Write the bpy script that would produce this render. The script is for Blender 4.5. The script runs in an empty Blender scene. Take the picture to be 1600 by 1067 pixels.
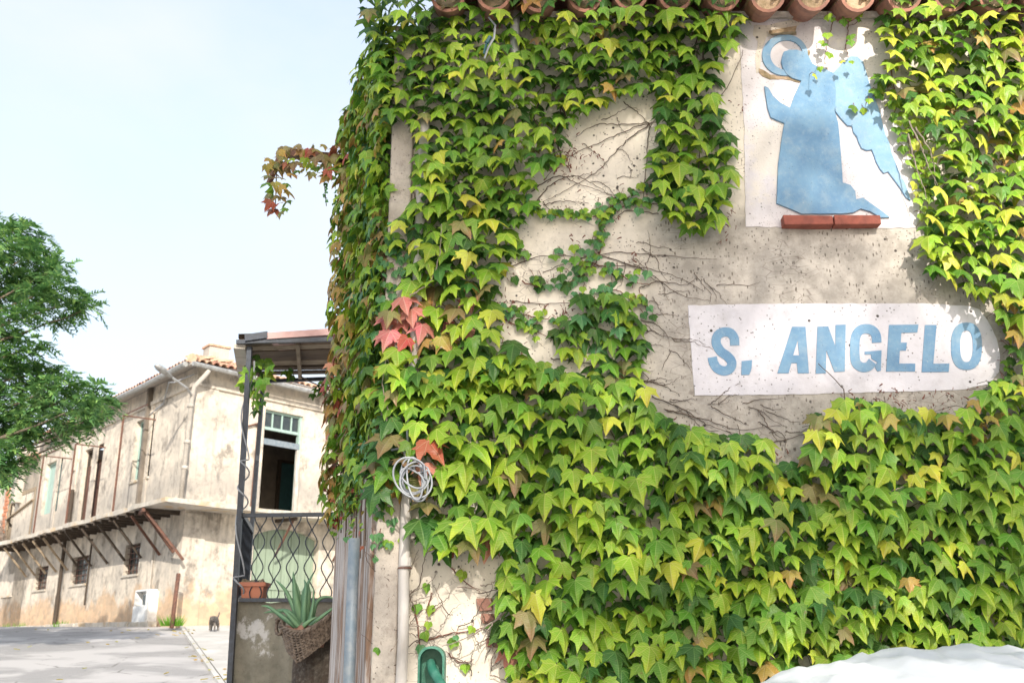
import bpy, bmesh, math, random
from mathutils import Vector, Matrix, Euler
R = math.radians
random.seed(7)
sc = bpy.context.scene
COL = sc.collection

# ------------------------------------------------------------------ camera
FPX = 1556.0
PITCH = math.atan(467.0 / FPX)
CAM = Vector((0, 0, 1.6))
cd = bpy.data.cameras.new('camera'); cam = bpy.data.objects.new('camera', cd); COL.objects.link(cam)
cam.location = CAM; cam.rotation_euler = (math.pi / 2 + PITCH, 0, 0)
cd.sensor_width = 36; cd.lens = FPX * 36 / 1600; cd.clip_start = 0.05; cd.clip_end = 3000
cd.dof.use_dof = True; cd.dof.focus_distance = 5.3; cd.dof.aperture_fstop = 4.5
sc.camera = cam

# ------------------------------------------------------------------ light
SUN_AZ = R(10)      # clockwise from straight behind the camera towards the right
SUN_EL = R(29)
to_sun = Vector((math.sin(SUN_AZ) * math.cos(SUN_EL), -math.cos(SUN_AZ) * math.cos(SUN_EL), math.sin(SUN_EL)))
sd = bpy.data.lights.new('sun', 'SUN'); sd.energy = 2.0; sd.angle = R(0.5); sd.color = (1.0, 0.93, 0.82)
sun = bpy.data.objects.new('sun', sd); COL.objects.link(sun)
sun.rotation_euler = to_sun.to_track_quat('Z', 'Y').to_euler(); sun.location = (0, -5, 12)
w = bpy.data.worlds.new("World"); sc.world = w; w.use_nodes = True
nt = w.node_tree; nt.nodes.clear()
wo = nt.nodes.new('ShaderNodeOutputWorld'); bg = nt.nodes.new('ShaderNodeBackground')
sky = nt.nodes.new('ShaderNodeTexSky'); sky.sky_type = 'NISHITA'; sky.sun_disc = False
sky.sun_elevation = SUN_EL; sky.sun_rotation = math.pi - SUN_AZ
sky.air_density = 1.0; sky.dust_density = 2.5; sky.ozone_density = 1.0
bg.inputs['Strength'].default_value = 0.15
tcw = nt.nodes.new('ShaderNodeTexCoord'); mpw = nt.nodes.new('ShaderNodeMapping')
mpw.inputs['Scale'].default_value = (1.0, 1.0, 2.2)
nzw = nt.nodes.new('ShaderNodeTexNoise'); nzw.inputs['Scale'].default_value = 1.6; nzw.inputs['Detail'].default_value = 7
nzw.inputs['Roughness'].default_value = 0.55; nzw.inputs['Distortion'].default_value = 0.5
rpw = nt.nodes.new('ShaderNodeMapRange'); rpw.inputs[1].default_value = 0.33; rpw.inputs[2].default_value = 0.70
rpw.inputs[3].default_value = 0.45; rpw.inputs[4].default_value = 0.92
mxw = nt.nodes.new('ShaderNodeMix'); mxw.data_type = 'RGBA'
mxw.inputs[7].default_value = (2.14, 2.24, 2.32, 1)
nt.links.new(tcw.outputs['Generated'], mpw.inputs[0]); nt.links.new(mpw.outputs[0], nzw.inputs['Vector'])
nt.links.new(nzw.outputs['Fac'], rpw.inputs[0]); nt.links.new(rpw.outputs[0], mxw.inputs[0])
nt.links.new(sky.outputs[0], mxw.inputs[6]); nt.links.new(mxw.outputs[2], bg.inputs[0]); nt.links.new(bg.outputs[0], wo.inputs[0])
sc.view_settings.view_transform = 'Standard'; sc.view_settings.look = 'None'
sc.view_settings.gamma = 1; sc.view_settings.use_curve_mapping = False
sc.view_settings.exposure = 1.58
sc.render.engine = 'CYCLES'
sc.cycles.max_bounces = 8; sc.cycles.transparent_max_bounces = 8

# ------------------------------------------------------------------ helpers
CP, SP = math.cos(PITCH), math.sin(PITCH)
def ray(px, py):
    xv = (px - 800) / FPX; yv = (533.5 - py) / FPX
    return Vector((xv, CP - SP * yv, SP + CP * yv))
def at(px, py, Y):
    d = ray(px, py); return CAM + d * (Y / d.y)
class Plane:
    def __init__(s, o, d):
        s.o = Vector((o[0], o[1], 0)); s.d = Vector((d[0], d[1], 0)).normalized()
        n = Vector((s.d.y, -s.d.x, 0))
        if n.dot(Vector((0, 0, 0)) - s.o) < 0: n = -n      # towards the camera side
        s.n = n
    def pt(s, a, t, z): 
        v = s.o + s.d * a + s.n * t; v.z = z; return v
    def hit(s, px, py, t=0.0):
        d = ray(px, py); o = s.o + s.n * t
        k = (o - CAM).dot(s.n) / d.dot(s.n); return CAM + d * k
    def sz(s, px, py, t=0.0):
        h = s.hit(px, py, t); return ((h - s.o).dot(s.d), h.z)

class MB:
    def __init__(s): s.v = []; s.f = []; s.m = []; s.uv = None
    def add(s, vs, fs, mi=0):
        b = len(s.v); s.v.extend([tuple(v) for v in vs]); s.f.extend([tuple(i + b for i in f) for f in fs]); s.m.extend([mi] * len(fs))
    def quad(s, a, b, c, d, mi=0): s.add([a, b, c, d], [(0, 1, 2, 3)], mi)
    def box(s, c, size, rot=None, mi=0, jit=0):
        hx, hy, hz = size[0] / 2, size[1] / 2, size[2] / 2
        vs = [Vector((x * hx, y * hy, z * hz)) for x in (-1, 1) for y in (-1, 1) for z in (-1, 1)]
        if jit: vs = [v + Vector([random.uniform(-jit, jit) for _ in range(3)]) for v in vs]
        if rot is not None: vs = [rot @ v for v in vs]
        vs = [v + Vector(c) for v in vs]
        s.add(vs, [(0, 1, 3, 2), (4, 6, 7, 5), (0, 4, 5, 1), (2, 3, 7, 6), (0, 2, 6, 4), (1, 5, 7, 3)], mi)
    def pbox(s, P, a0, a1, t0, t1, z0, z1, mi=0, jit=0):
        vs = [P.pt(a, t, z) for a in (a0, a1) for t in (t0, t1) for z in (z0, z1)]
        if jit: vs = [v + Vector([random.uniform(-jit, jit) for _ in range(3)]) for v in vs]
        s.add(vs, [(0, 1, 3, 2), (4, 6, 7, 5), (0, 4, 5, 1), (2, 3, 7, 6), (0, 2, 6, 4), (1, 5, 7, 3)], mi)
    def bar(s, a, b, wx, wz, mi=0):
        a = Vector(a); b = Vector(b); d = (b - a); L = d.length
        q = d.to_track_quat('Z', 'Y').to_matrix()
        s.box((a + b) / 2, (wx, wz, L), q, mi)
    def tube(s, pts, r, n=6, mi=0, r1=None, cap=True):
        pts = [Vector(p) for p in pts]; k = len(pts); b = len(s.v)
        if r1 is None: r1 = r
        up = Vector((0, 0, 1)); prev = None
        for i, p in enumerate(pts):
            t = (pts[min(i + 1, k - 1)] - pts[max(i - 1, 0)])
            if t.length < 1e-9: t = Vector((0, 0, 1))
            t.normalize()
            if prev is None:
                u = t.cross(Vector((0, 1, 0)) if abs(t.y) < .9 else Vector((1, 0, 0))).normalized()
            else:
                u = (prev - t * prev.dot(t))
                u = u.normalized() if u.length > 1e-6 else t.orthogonal().normalized()
            prev = u; v = t.cross(u); rr = r + (r1 - r) * i / max(1, k - 1)
            for j in range(n):
                a = 2 * math.pi * j / n; s.v.append(tuple(p + u * (math.cos(a) * rr) + v * (math.sin(a) * rr)))
        for i in range(k - 1):
            for j in range(n):
                s.f.append((b + i * n + j, b + i * n + (j + 1) % n, b + (i + 1) * n + (j + 1) % n, b + (i + 1) * n + j)); s.m.append(mi)
        if cap and n > 2:
            s.f.append(tuple(b + j for j in range(n))[::-1]); s.m.append(mi)
            s.f.append(tuple(b + (k - 1) * n + j for j in range(n))); s.m.append(mi)
    def lathe(s, c, prof, n=20, mi=0, sq=1.0):
        b = len(s.v); k = len(prof)
        for (r, z) in prof:
            for j in range(n):
                a = 2 * math.pi * j / n; s.v.append((c[0] + math.cos(a) * r, c[1] + math.sin(a) * r * sq, c[2] + z))
        for i in range(k - 1):
            for j in range(n):
                s.f.append((b + i * n + j, b + i * n + (j + 1) % n, b + (i + 1) * n + (j + 1) % n, b + (i + 1) * n + j)); s.m.append(mi)
    def prism(s, front, back, mi=0):     # closed polygon front/back lists of vectors
        n = len(front); b = len(s.v)
        s.v.extend([tuple(v) for v in front]); s.v.extend([tuple(v) for v in back])
        s.f.append(tuple(b + i for i in range(n))); s.m.append(mi)
        s.f.append(tuple(b + n + i for i in range(n))[::-1]); s.m.append(mi)
        for i in range(n):
            j = (i + 1) % n; s.f.append((b + i, b + n + i, b + n + j, b + j)); s.m.append(mi)

def tag(o, label=None, cat=None, group=None, kind=None):
    if label: o['label'] = label
    if cat: o['category'] = cat
    if group: o['group'] = group
    if kind: o['kind'] = kind
    return o
def wloc(o):
    v = Vector((0, 0, 0))
    while o is not None: v += o.location; o = o.parent
    return v
def obj(name, mb, mats, parent=None, smooth=False, loc=None, kind=None, tri=False, recalc=True):
    me = bpy.data.meshes.new(name)
    off = wloc(parent) if parent else Vector((0, 0, 0))
    own = (Vector(loc) - off) if loc is not None else Vector((0, 0, 0))
    sub = off + own
    me.from_pydata([(v[0] - sub.x, v[1] - sub.y, v[2] - sub.z) for v in mb.v], [], mb.f)
    if not isinstance(mats, (list, tuple)): mats = [mats]
    for m in mats: me.materials.append(m)
    if len(mats) > 1: me.polygons.foreach_set('material_index', mb.m)
    if mb.uv is not None:
        ul = me.uv_layers.new(name='leaf'); flat = []
        for f in mb.f:
            for i in f: flat.extend(mb.uv[i])
        ul.data.foreach_set('uv', flat)
    if recalc:
        bm = bmesh.new(); bm.from_mesh(me); bmesh.ops.recalc_face_normals(bm, faces=bm.faces)
        if tri: bmesh.ops.triangulate(bm, faces=[f for f in bm.faces if len(f.verts) > 4])
        bm.to_mesh(me); bm.free()
    if smooth: me.polygons.foreach_set('use_smooth', [True] * len(me.polygons))
    me.update()
    o = bpy.data.objects.new(name, me); COL.objects.link(o)
    o.location = own
    if parent: o.parent = parent
    if kind: o['kind'] = kind
    return o
def thing(name, label, cat, loc, group=None):
    o = bpy.data.objects.new(name, None); o.empty_display_size = .2; COL.objects.link(o); o.location = loc
    return tag(o, label, cat, group)
def inst(src_mesh, name, parent, mw):
    o = bpy.data.objects.new(name, src_mesh); COL.objects.link(o)
    if parent:
        o.parent = parent; mw = Matrix.Translation(-wloc(parent)) @ mw
    o.matrix_local = mw
    return o
def bevel(o, wd, seg=2):
    m = o.modifiers.new('bevel', 'BEVEL'); m.width = wd; m.segments = seg; m.limit_method = 'ANGLE'; m.angle_limit = R(40); return o

# ------------------------------------------------------------------ materials
class NT:
    def __init__(s, name, rough=.8):
        s.m = bpy.data.materials.new(name); s.m.use_nodes = True; s.t = s.m.node_tree; s.t.nodes.clear()
        s.out = s.n('ShaderNodeOutputMaterial'); s.b = s.n('ShaderNodeBsdfPrincipled')
        s.b.inputs['Roughness'].default_value = rough; s.l(s.b.outputs[0], s.out.inputs[0])
        s.g = s.n('ShaderNodeNewGeometry'); s.pos = s.g.outputs['Position']
    def n(s, t): return s.t.nodes.new(t)
    def l(s, a, b): s.t.links.new(a, b)
    def put(s, v, sock):
        if hasattr(v, 'is_linked') or isinstance(v, bpy.types.NodeSocket): s.l(v, sock)
        else: sock.default_value = v
    def mapv(s, sc_, src=None, loc=(0, 0, 0), rot=(0, 0, 0)):
        n = s.n('ShaderNodeMapping'); s.l(src or s.pos, n.inputs[0]); n.inputs['Scale'].default_value = sc_; n.inputs['Location'].default_value = loc
        n.inputs['Rotation'].default_value = rot; return n.outputs[0]
    def noise(s, scale, detail=4, rough=.55, vec=None, dist=0):
        n = s.n('ShaderNodeTexNoise'); n.inputs['Scale'].default_value = scale; n.inputs['Detail'].default_value = detail
        n.inputs['Roughness'].default_value = rough; n.inputs['Distortion'].default_value = dist; s.l(vec or s.pos, n.inputs['Vector']); return n.outputs['Fac']
    def vor(s, scale, vec=None, feat='F1', out='Distance', rnd=1):
        n = s.n('ShaderNodeTexVoronoi'); n.feature = feat; n.inputs['Scale'].default_value = scale; n.inputs['Randomness'].default_value = rnd
        s.l(vec or s.pos, n.inputs['Vector']); return n.outputs[out]
    def rng(s, v, a, b, c=0., d=1., smooth=True):
        n = s.n('ShaderNodeMapRange'); n.interpolation_type = 'SMOOTHSTEP' if smooth else 'LINEAR'
        s.put(v, n.inputs[0]); n.inputs[1].default_value = a; n.inputs[2].default_value = b; n.inputs[3].default_value = c; n.inputs[4].default_value = d
        return n.outputs[0]
    def math(s, op, a, b=0.0):
        n = s.n('ShaderNodeMath'); n.operation = op; s.put(a, n.inputs[0]); s.put(b, n.inputs[1]); return n.outputs[0]
    def mix(s, f, a, b, mode='MIX'):
        n = s.n('ShaderNodeMix'); n.data_type = 'RGBA'; n.blend_type = mode
        s.put(f, n.inputs[0])
        for v, i in ((a, 6), (b, 7)):
            if isinstance(v, (tuple, list)): v = tuple(v) + (1,) if len(v) == 3 else v
            s.put(v, n.inputs[i])
        return n.outputs[2]
    def sep(s, v=None):
        n = s.n('ShaderNodeSeparateXYZ'); s.l(v or s.pos, n.inputs[0]); return n.outputs
    def bump(s, h, strength=.4, dist=.01, prev=None):
        n = s.n('ShaderNodeBump'); n.inputs['Strength'].default_value = strength; n.inputs['Distance'].default_value = dist
        s.l(h, n.inputs['Height'])
        if prev is not None: s.l(prev, n.inputs['Normal'])
        s.l(n.outputs[0], s.b.inputs['Normal']); return n.outputs[0]
    def col(s, c): s.put(c if not isinstance(c, tuple) else c + (1,), s.b.inputs['Base Color']); return s
    def rough(s, v): s.put(v, s.b.inputs['Roughness']); return s

def simple(name, c, rough=.7, c2=None, scale=20, bump=.2, bd=.004, metal=0, vs=(1, 1, 1)):
    t = NT(name, rough); c2 = c2 or tuple(x * .6 for x in c)
    v = t.mapv(vs)
    f = t.noise(scale, 5, .6, v); t.col(t.mix(t.rng(f, .35, .68), c, c2)); t.bump(t.noise(scale * 4, 4, .6, v), bump, bd)
    t.b.inputs['Metallic'].default_value = metal
    return t.m

def plaster(name, c1, c2, dirt, dirt_amt=.5, sc1=.9, speck=0., speck_scale=35, streak=.5, bumps=1.0, grey=None, extra=None):
    t = NT(name, .92)
    big = t.noise(sc1, 6, .6, None, .6); c = t.mix(t.rng(big, .35, .65), c1, c2)
    mott = t.noise(sc1 * 7, 6, .65); c = t.mix(t.rng(mott, .45, .75, 0, .45), c, dirt)
    if streak:
        st = t.noise(1.0, 5, .6, t.mapv((4.5, 4.5, .55)), .4); c = t.mix(t.rng(st, .52, .74, 0, streak), c, dirt)
    if dirt_amt:
        d2 = t.noise(sc1 * 2.3, 7, .7, t.mapv((1, 1, .8), None, (5, 2, 7))); c = t.mix(t.rng(d2, .5, .68, 0, dirt_amt), c, dirt)
    if extra: c = extra(t, c)
    h = t.noise(26, 6, .65); hb = t.noise(140, 3, .6)
    hh = t.math('ADD', h, t.math('MULTIPLY', hb, .35))
    if speck:
        vn = t.vor(speck_scale, t.mapv((1, 1, 1), None, (3, 1, 2))); gate = t.noise(speck_scale * .35, 3, .6)
        m = t.math('MULTIPLY', t.rng(vn, .10, .19, 1, 0), t.rng(gate, .50, .58)); c = t.mix(t.math('MULTIPLY', m, speck), c, (.06, .05, .045))
        vn2 = t.vor(speck_scale * 2.3); m2 = t.math('MULTIPLY', t.rng(vn2, .10, .24, 1, 0), t.rng(t.noise(4, 4, .6), .42, .56)); c = t.mix(t.math('MULTIPLY', m2, speck * .85), c, (.09, .075, .065))
        hh = t.math('SUBTRACT', hh, t.math('MULTIPLY', m, .6))
    t.col(c); nb = t.bump(t.noise(3.5, 5, .6), .35 * bumps, .03); t.bump(hh, .5 * bumps, .006, nb)
    return t.m

def wall_extra(t, c):
    x, y, z = t.sep()[0:3]
    nz = t.noise(2.2, 6, .65)
    xx = t.math('ADD', x, t.math('MULTIPLY', t.math('SUBTRACT', nz, .5), .9))
    zz = t.math('ADD', z, t.math('MULTIPLY', t.math('SUBTRACT', t.noise(1.9, 6, .65, t.mapv((1, 1, 1), None, (9, 4, 1))), .5), .8))
    m = t.math('MULTIPLY', t.rng(xx, .45, .95), t.math('MULTIPLY', t.rng(zz, 2.2, 2.5), t.rng(zz, 3.75, 3.95, 1, 0)))
    g = t.mix(t.rng(t.noise(9, 7, .7), .35, .65), (.44, .40, .36), (.25, .225, .20))
    c = t.mix(t.math('MULTIPLY', m, .88), c, g)
    dv_ = t.vor(46, t.mapv((1, 1, .38), None, (0, 0, 0), (0, .7, 0))); dg = t.math('MULTIPLY', t.rng(dv_, .12, .25, 1, 0), t.rng(t.noise(5, 5, .65, t.mapv((1, 1, 1), None, (7, 1, 7))), .40, .54))
    c = t.mix(t.math('MULTIPLY', dg, t.math('ADD', t.math('MULTIPLY', m, .55), .3)), c, (.09, .07, .055))
    # ghost of torn-off ivy: dark scribbles
    v = t.mapv((1, 1, 2.6)); w1 = t.vor(11, t.mapv((1, 1, 2.2), None, (0, 0, 0), (0, .5, 0)), 'DISTANCE_TO_EDGE')
    ln = t.math('MULTIPLY', t.rng(w1, .0, .035, 1, 0), t.rng(t.noise(3, 5, .6, t.mapv((1, 1, 1), None, (2, 8, 3))), .5, .62))
    return t.mix(t.math('MULTIPLY', ln, .65), c, (.12, .09, .075))
M = {}
M['wall'] = plaster('cream_plaster', (.76, .69, .59), (.66, .60, .51), (.40, .35, .30), .4, 1.1, speck=1.0, speck_scale=19, streak=.2, extra=wall_extra)
M['cement'] = plaster('grey_cement', (.56, .50, .43), (.42, .37, .32), (.20, .17, .145), .6, 2.2, speck=.6, speck_scale=40, streak=.4, bumps=1.8)
def panel_extra(t, c):
    n1 = t.noise(1.4, 6, .65, t.mapv((1, 1, 1), None, (4, 2, 11)))
    return t.mix(t.rng(n1, .52, .6, 0, .8), c, (.74, .68, .60))
M['panel'] = plaster('whitewashed_render', (.68, .655, .69), (.62, .595, .63), (.46, .43, .44), .4, 2, speck=1.0, speck_scale=19, streak=.1, bumps=.7)
M['panel2'] = plaster('whitewashed_angel_render', (.68, .65, .68), (.64, .60, .61), (.48, .43, .42), .35, 2, speck=.7, speck_scale=30, streak=.1, bumps=.8, extra=panel_extra)
def worn_extra(t, c):
    return t.mix(t.rng(t.noise(55, 6, .75), .60, .70, 0, .5), c, (.52, .55, .55))
M['blue'] = plaster('worn_blue_paint', (.145, .275, .43), (.19, .335, .48), (.30, .40, .48), .5, 6, speck=.35, speck_scale=50, streak=.25, bumps=.5, extra=worn_extra)
M['blue_pale'] = plaster('pale_blue_paint', (.18, .32, .475), (.23, .375, .52), (.33, .43, .51), .5, 4, speck=.35, speck_scale=40, streak=.3, bumps=.5, extra=worn_extra)
M['brick'] = simple('red_brick', (.33, .095, .065), .85, (.23, .07, .05), 18, .6, .006)
M['brick_d'] = simple('dull_brick', (.36, .19, .14), .9, (.26, .13, .10), 14, .8, .008)
M['brick_o'] = simple('orange_brick', (.55, .24, .13), .85, (.42, .17, .10), 12, .6, .006)
M['tile'] = simple('terracotta_tile', (.40, .19, .13), .85, (.24, .12, .09), 9, .6, .006)
M['tile_in'] = simple('mossy_terracotta', (.46, .33, .22), .9, (.22, .17, .09), 14, .8, .01)
M['mortar'] = simple('mortar', (.52, .48, .44), .95, (.35, .32, .29), 12, .8, .01)
def far_extra(t, c):
    z = t.sep()[2]
    zz = t.math('ADD', z, t.math('MULTIPLY', t.math('SUBTRACT', t.noise(.9, 6, .65), .5), 3.2))
    low = t.rng(zz, 2.7, 3.2, 1, 0)
    st = t.vor(4.2, t.mapv((1, 1, 1.7)), 'F1', 'Color'); stc = t.mix(t.noise(2.2, 5, .6), (.85, .66, .46), (.55, .38, .25))
    stc = t.mix(.45, stc, t.mix(t.sep(st)[0], (.75, .55, .35), (.14, .10, .07)), 'MULTIPLY')
    c = t.mix(t.math('MULTIPLY', low, .8), c, stc)
    # grey run-off above the balcony slab and black runs from it
    d = t.math('ADD', z, t.math('MULTIPLY', t.math('SUBTRACT', t.noise(1.6, 6, .7), .5), 1.8))
    b1 = t.math('MULTIPLY', t.rng(d, 5.4, 5.9, 0, 1), t.rng(d, 6.0, 7.1, 1, 0))
    c = t.mix(t.math('MULTIPLY', b1, .5), c, (.23, .22, .21))
    b2 = t.math('MULTIPLY', t.rng(d, 4.0, 5.2), t.rng(z, 5.3, 5.5, 1, 0)); st2 = t.rng(t.noise(1, 5, .6, t.mapv((1.6, 1.6, .3))), .5, .68)
    return t.mix(t.math('MULTIPLY', t.math('MULTIPLY', b2, st2), .75), c, (.12, .10, .08))
M['far'] = plaster('old_cream_render', (.68, .60, .50), (.48, .43, .37), (.17, .15, .13), .85, .8, streak=.45, bumps=1.2, extra=far_extra)
M['far_plain'] = plaster('pale_chimney_render', (.50, .46, .41), (.40, .37, .33), (.25, .22, .19), .5, 1.4, streak=.4)
def slab_extra(t, c): return t.mix(t.rng(t.noise(1.7, 6, .65), .5, .66, 0, .7), c, (.48, .33, .17))
M['slab'] = plaster('stained_concrete_slab', (.56, .52, .46), (.46, .42, .36), (.26, .22, .17), .6, 1.2, streak=.1, extra=slab_extra)
M['rust'] = simple('rusty_iron', (.16, .075, .05), .85, (.085, .045, .035), 14, .5, .004)
M['room'] = simple('dim_room_wall', (.20, .17, .14), .9, (.14, .12, .10), 3, .2)
M['slat'] = simple('brown_slats', (.15, .105, .065), .85, (.085, .06, .045), 7, .6, .006, vs=(.6, 3, 3))
M['darkwood'] = simple('dark_weathered_wood', (.075, .055, .04), .85, (.04, .03, .022), 9, .6, .006, vs=(1, 1, 5))
M['timber'] = simple('sun_bleached_timber', (.34, .27, .19), .85, (.20, .15, .10), 9, .6, .006)
M['iron'] = simple('black_painted_iron', (.025, .03, .04), .45, (.04, .05, .07), 25, .3, .002)
M['glass'] = simple('dusty_glass', (.03, .04, .045), .12, (.05, .06, .06), 6, .05, .002)
M['zinc'] = simple('grey_zinc', (.42, .43, .43), .5, (.28, .27, .26), 8, .3, .003, metal=.4)
M['pipe'] = simple('weathered_grey_pipe', (.56, .53, .50), .6, (.40, .36, .32), 10, .4, .004, vs=(1, 1, .3))
M['greyp'] = simple('galvanised_post', (.20, .25, .29), .5, (.30, .33, .35), 14, .4, .003, metal=.3)
M['cable'] = simple('grey_cable', (.36, .38, .40), .45, (.26, .27, .30), 12, .1, .001)
M['white'] = simple('white_paint', (.75, .76, .76), .55, (.60, .60, .60), 8, .2, .002)
M['aqua'] = simple('faded_green_paint', (.36, .50, .45), .75, (.28, .38, .34), 10, .4, .003, vs=(3, 3, .4))
M['palegreen'] = simple('pale_green_boards', (.27, .34, .25), .75, (.20, .25, .19), 6, .4, .003, vs=(6, 6, .3))
M['teal'] = simple('teal_paint', (.04, .12, .13), .6, (.03, .09, .10), 8, .2, .002)
M['oldwood'] = None
t = NT('peeling_white_wood', .85)
v = t.mapv((26, 26, 1.6)); gr = t.noise(1.0, 7, .65, v, .8)
c = t.mix(t.rng(gr, .42, .56), (.50, .46, .44), (.24, .15, .10)); c = t.mix(t.rng(t.noise(2.2, 5, .6), .5, .7, 0, .5), c, (.60, .55, .52))
t.col(c); t.bump(gr, .9, .012); M['oldwood'] = t.m
M['concrete'] = plaster('mossy_concrete', (.27, .25, .20), (.20, .185, .145), (.10, .095, .07), .5, 2.4, speck=.5, speck_scale=45, streak=.5, bumps=1.6,
    extra=lambda t, c: t.mix(t.rng(t.noise(2.1, 7, .7, t.mapv((1, 1, .8), None, (2.2, 0, 5.2))), .57, .63, 0, .8), c, (.55, .54, .53)))
M['bark'] = plaster('dark_bark', (.085, .06, .045), (.05, .038, .03), (.28, .26, .22), .0, 5, streak=.35, bumps=3)
t = NT('tree_bark', .9); t.col(t.mix(t.rng(t.noise(6, 6, .65, t.mapv((4, 4, 1))), .4, .65), (.20, .16, .12), (.10, .075, .055))); t.bump(t.noise(9, 6, .7, t.mapv((4, 4, 1))), .8, .02); M['treebark'] = t.m
M['wicker'] = simple('grey_wicker', (.22, .17, .13), .8, (.09, .065, .05), 40, .5, .003)
M['terracotta'] = simple('terracotta_pot', (.50, .19, .11), .75, (.42, .16, .10), 8, .2, .002)
M['terracotta_p'] = simple('pale_terracotta', (.40, .22, .16), .8, (.34, .18, .13), 8, .3, .002)
M['aloe'] = simple('aloe_skin', (.11, .235, .13), .45, (.18, .31, .15), 5, .15, .002, vs=(1, 1, .5))
M['green'] = simple('green_enamel', (.03, .17, .11), .45, (.08, .24, .17), 26, .5, .003)
M['soil'] = simple('dry_soil', (.35, .28, .19), .95, (.2, .15, .1), 30, .9, .01)
M['pinktile'] = simple('pink_roof_sheet', (.50, .33, .31), .8, (.42, .26, .24), 6, .3, .004)
M['stem'] = simple('woody_vine', (.14, .10, .075), .85, (.08, .055, .045), 40, .4, .002)
M['stem_red'] = simple('dry_red_vine', (.22, .085, .06), .8, (.14, .06, .045), 30, .3, .002)
M['stem_pale'] = simple('pale_dry_vine', (.36, .30, .25), .85, (.22, .17, .14), 30, .3, .002)
t = NT('plastic_sheet', .35); t.b.inputs['Base Color'].default_value = (.72, .74, .78, 1); t.b.inputs['Transmission Weight'].default_value = 0
t.b.inputs['Subsurface Weight'].default_value = .0; t.bump(t.noise(3.0, 4, .5, None, 1.2), .25, .03); M['sheet'] = t.m
t = NT('catfur', .8); t.col(t.mix(t.rng(t.noise(14, 3, .6, t.mapv((1, 4, 1))), .45, .55), (.16, .14, .12), (.07, .06, .055))); M['cat'] = t.m
t = NT('asphalt', .9)
a1 = t.noise(.5, 6, .6, None, .5); c = t.mix(t.rng(a1, .42, .58), (.44, .42, .41), (.27, .26, .255))
c = t.mix(t.rng(t.noise(60, 3, .7), .45, .7, 0, .5), c, (.42, .40, .38)); ck = t.vor(.55, t.mapv((1, 1, 1)), 'DISTANCE_TO_EDGE')
cm = t.math('MULTIPLY', t.rng(ck, .0, .02, 1, 0), t.rng(t.noise(2, 5, .6), .45, .6)); c = t.mix(t.math('MULTIPLY', cm, .75), c, (.08, .07, .06))
t.col(c); t.bump(t.noise(90, 4, .7), .5, .01); M['road'] = t.m
t = NT('pavement_concrete', .9); c = t.mix(t.rng(t.noise(.8, 6, .65), .38, .62), (.55, .53, .50), (.44, .42, .39))
c = t.mix(t.rng(t.noise(3, 6, .7), .56, .7, 0, .5), c, (.22, .19, .15)); t.col(c); t.bump(t.noise(70, 4, .7), .4, .008); M['pave'] = t.m
M['earth'] = simple('dry_ground', (.30, .25, .17), .95, (.2, .19, .1), .8, .8, .03)
M['glasslit'] = None

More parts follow.
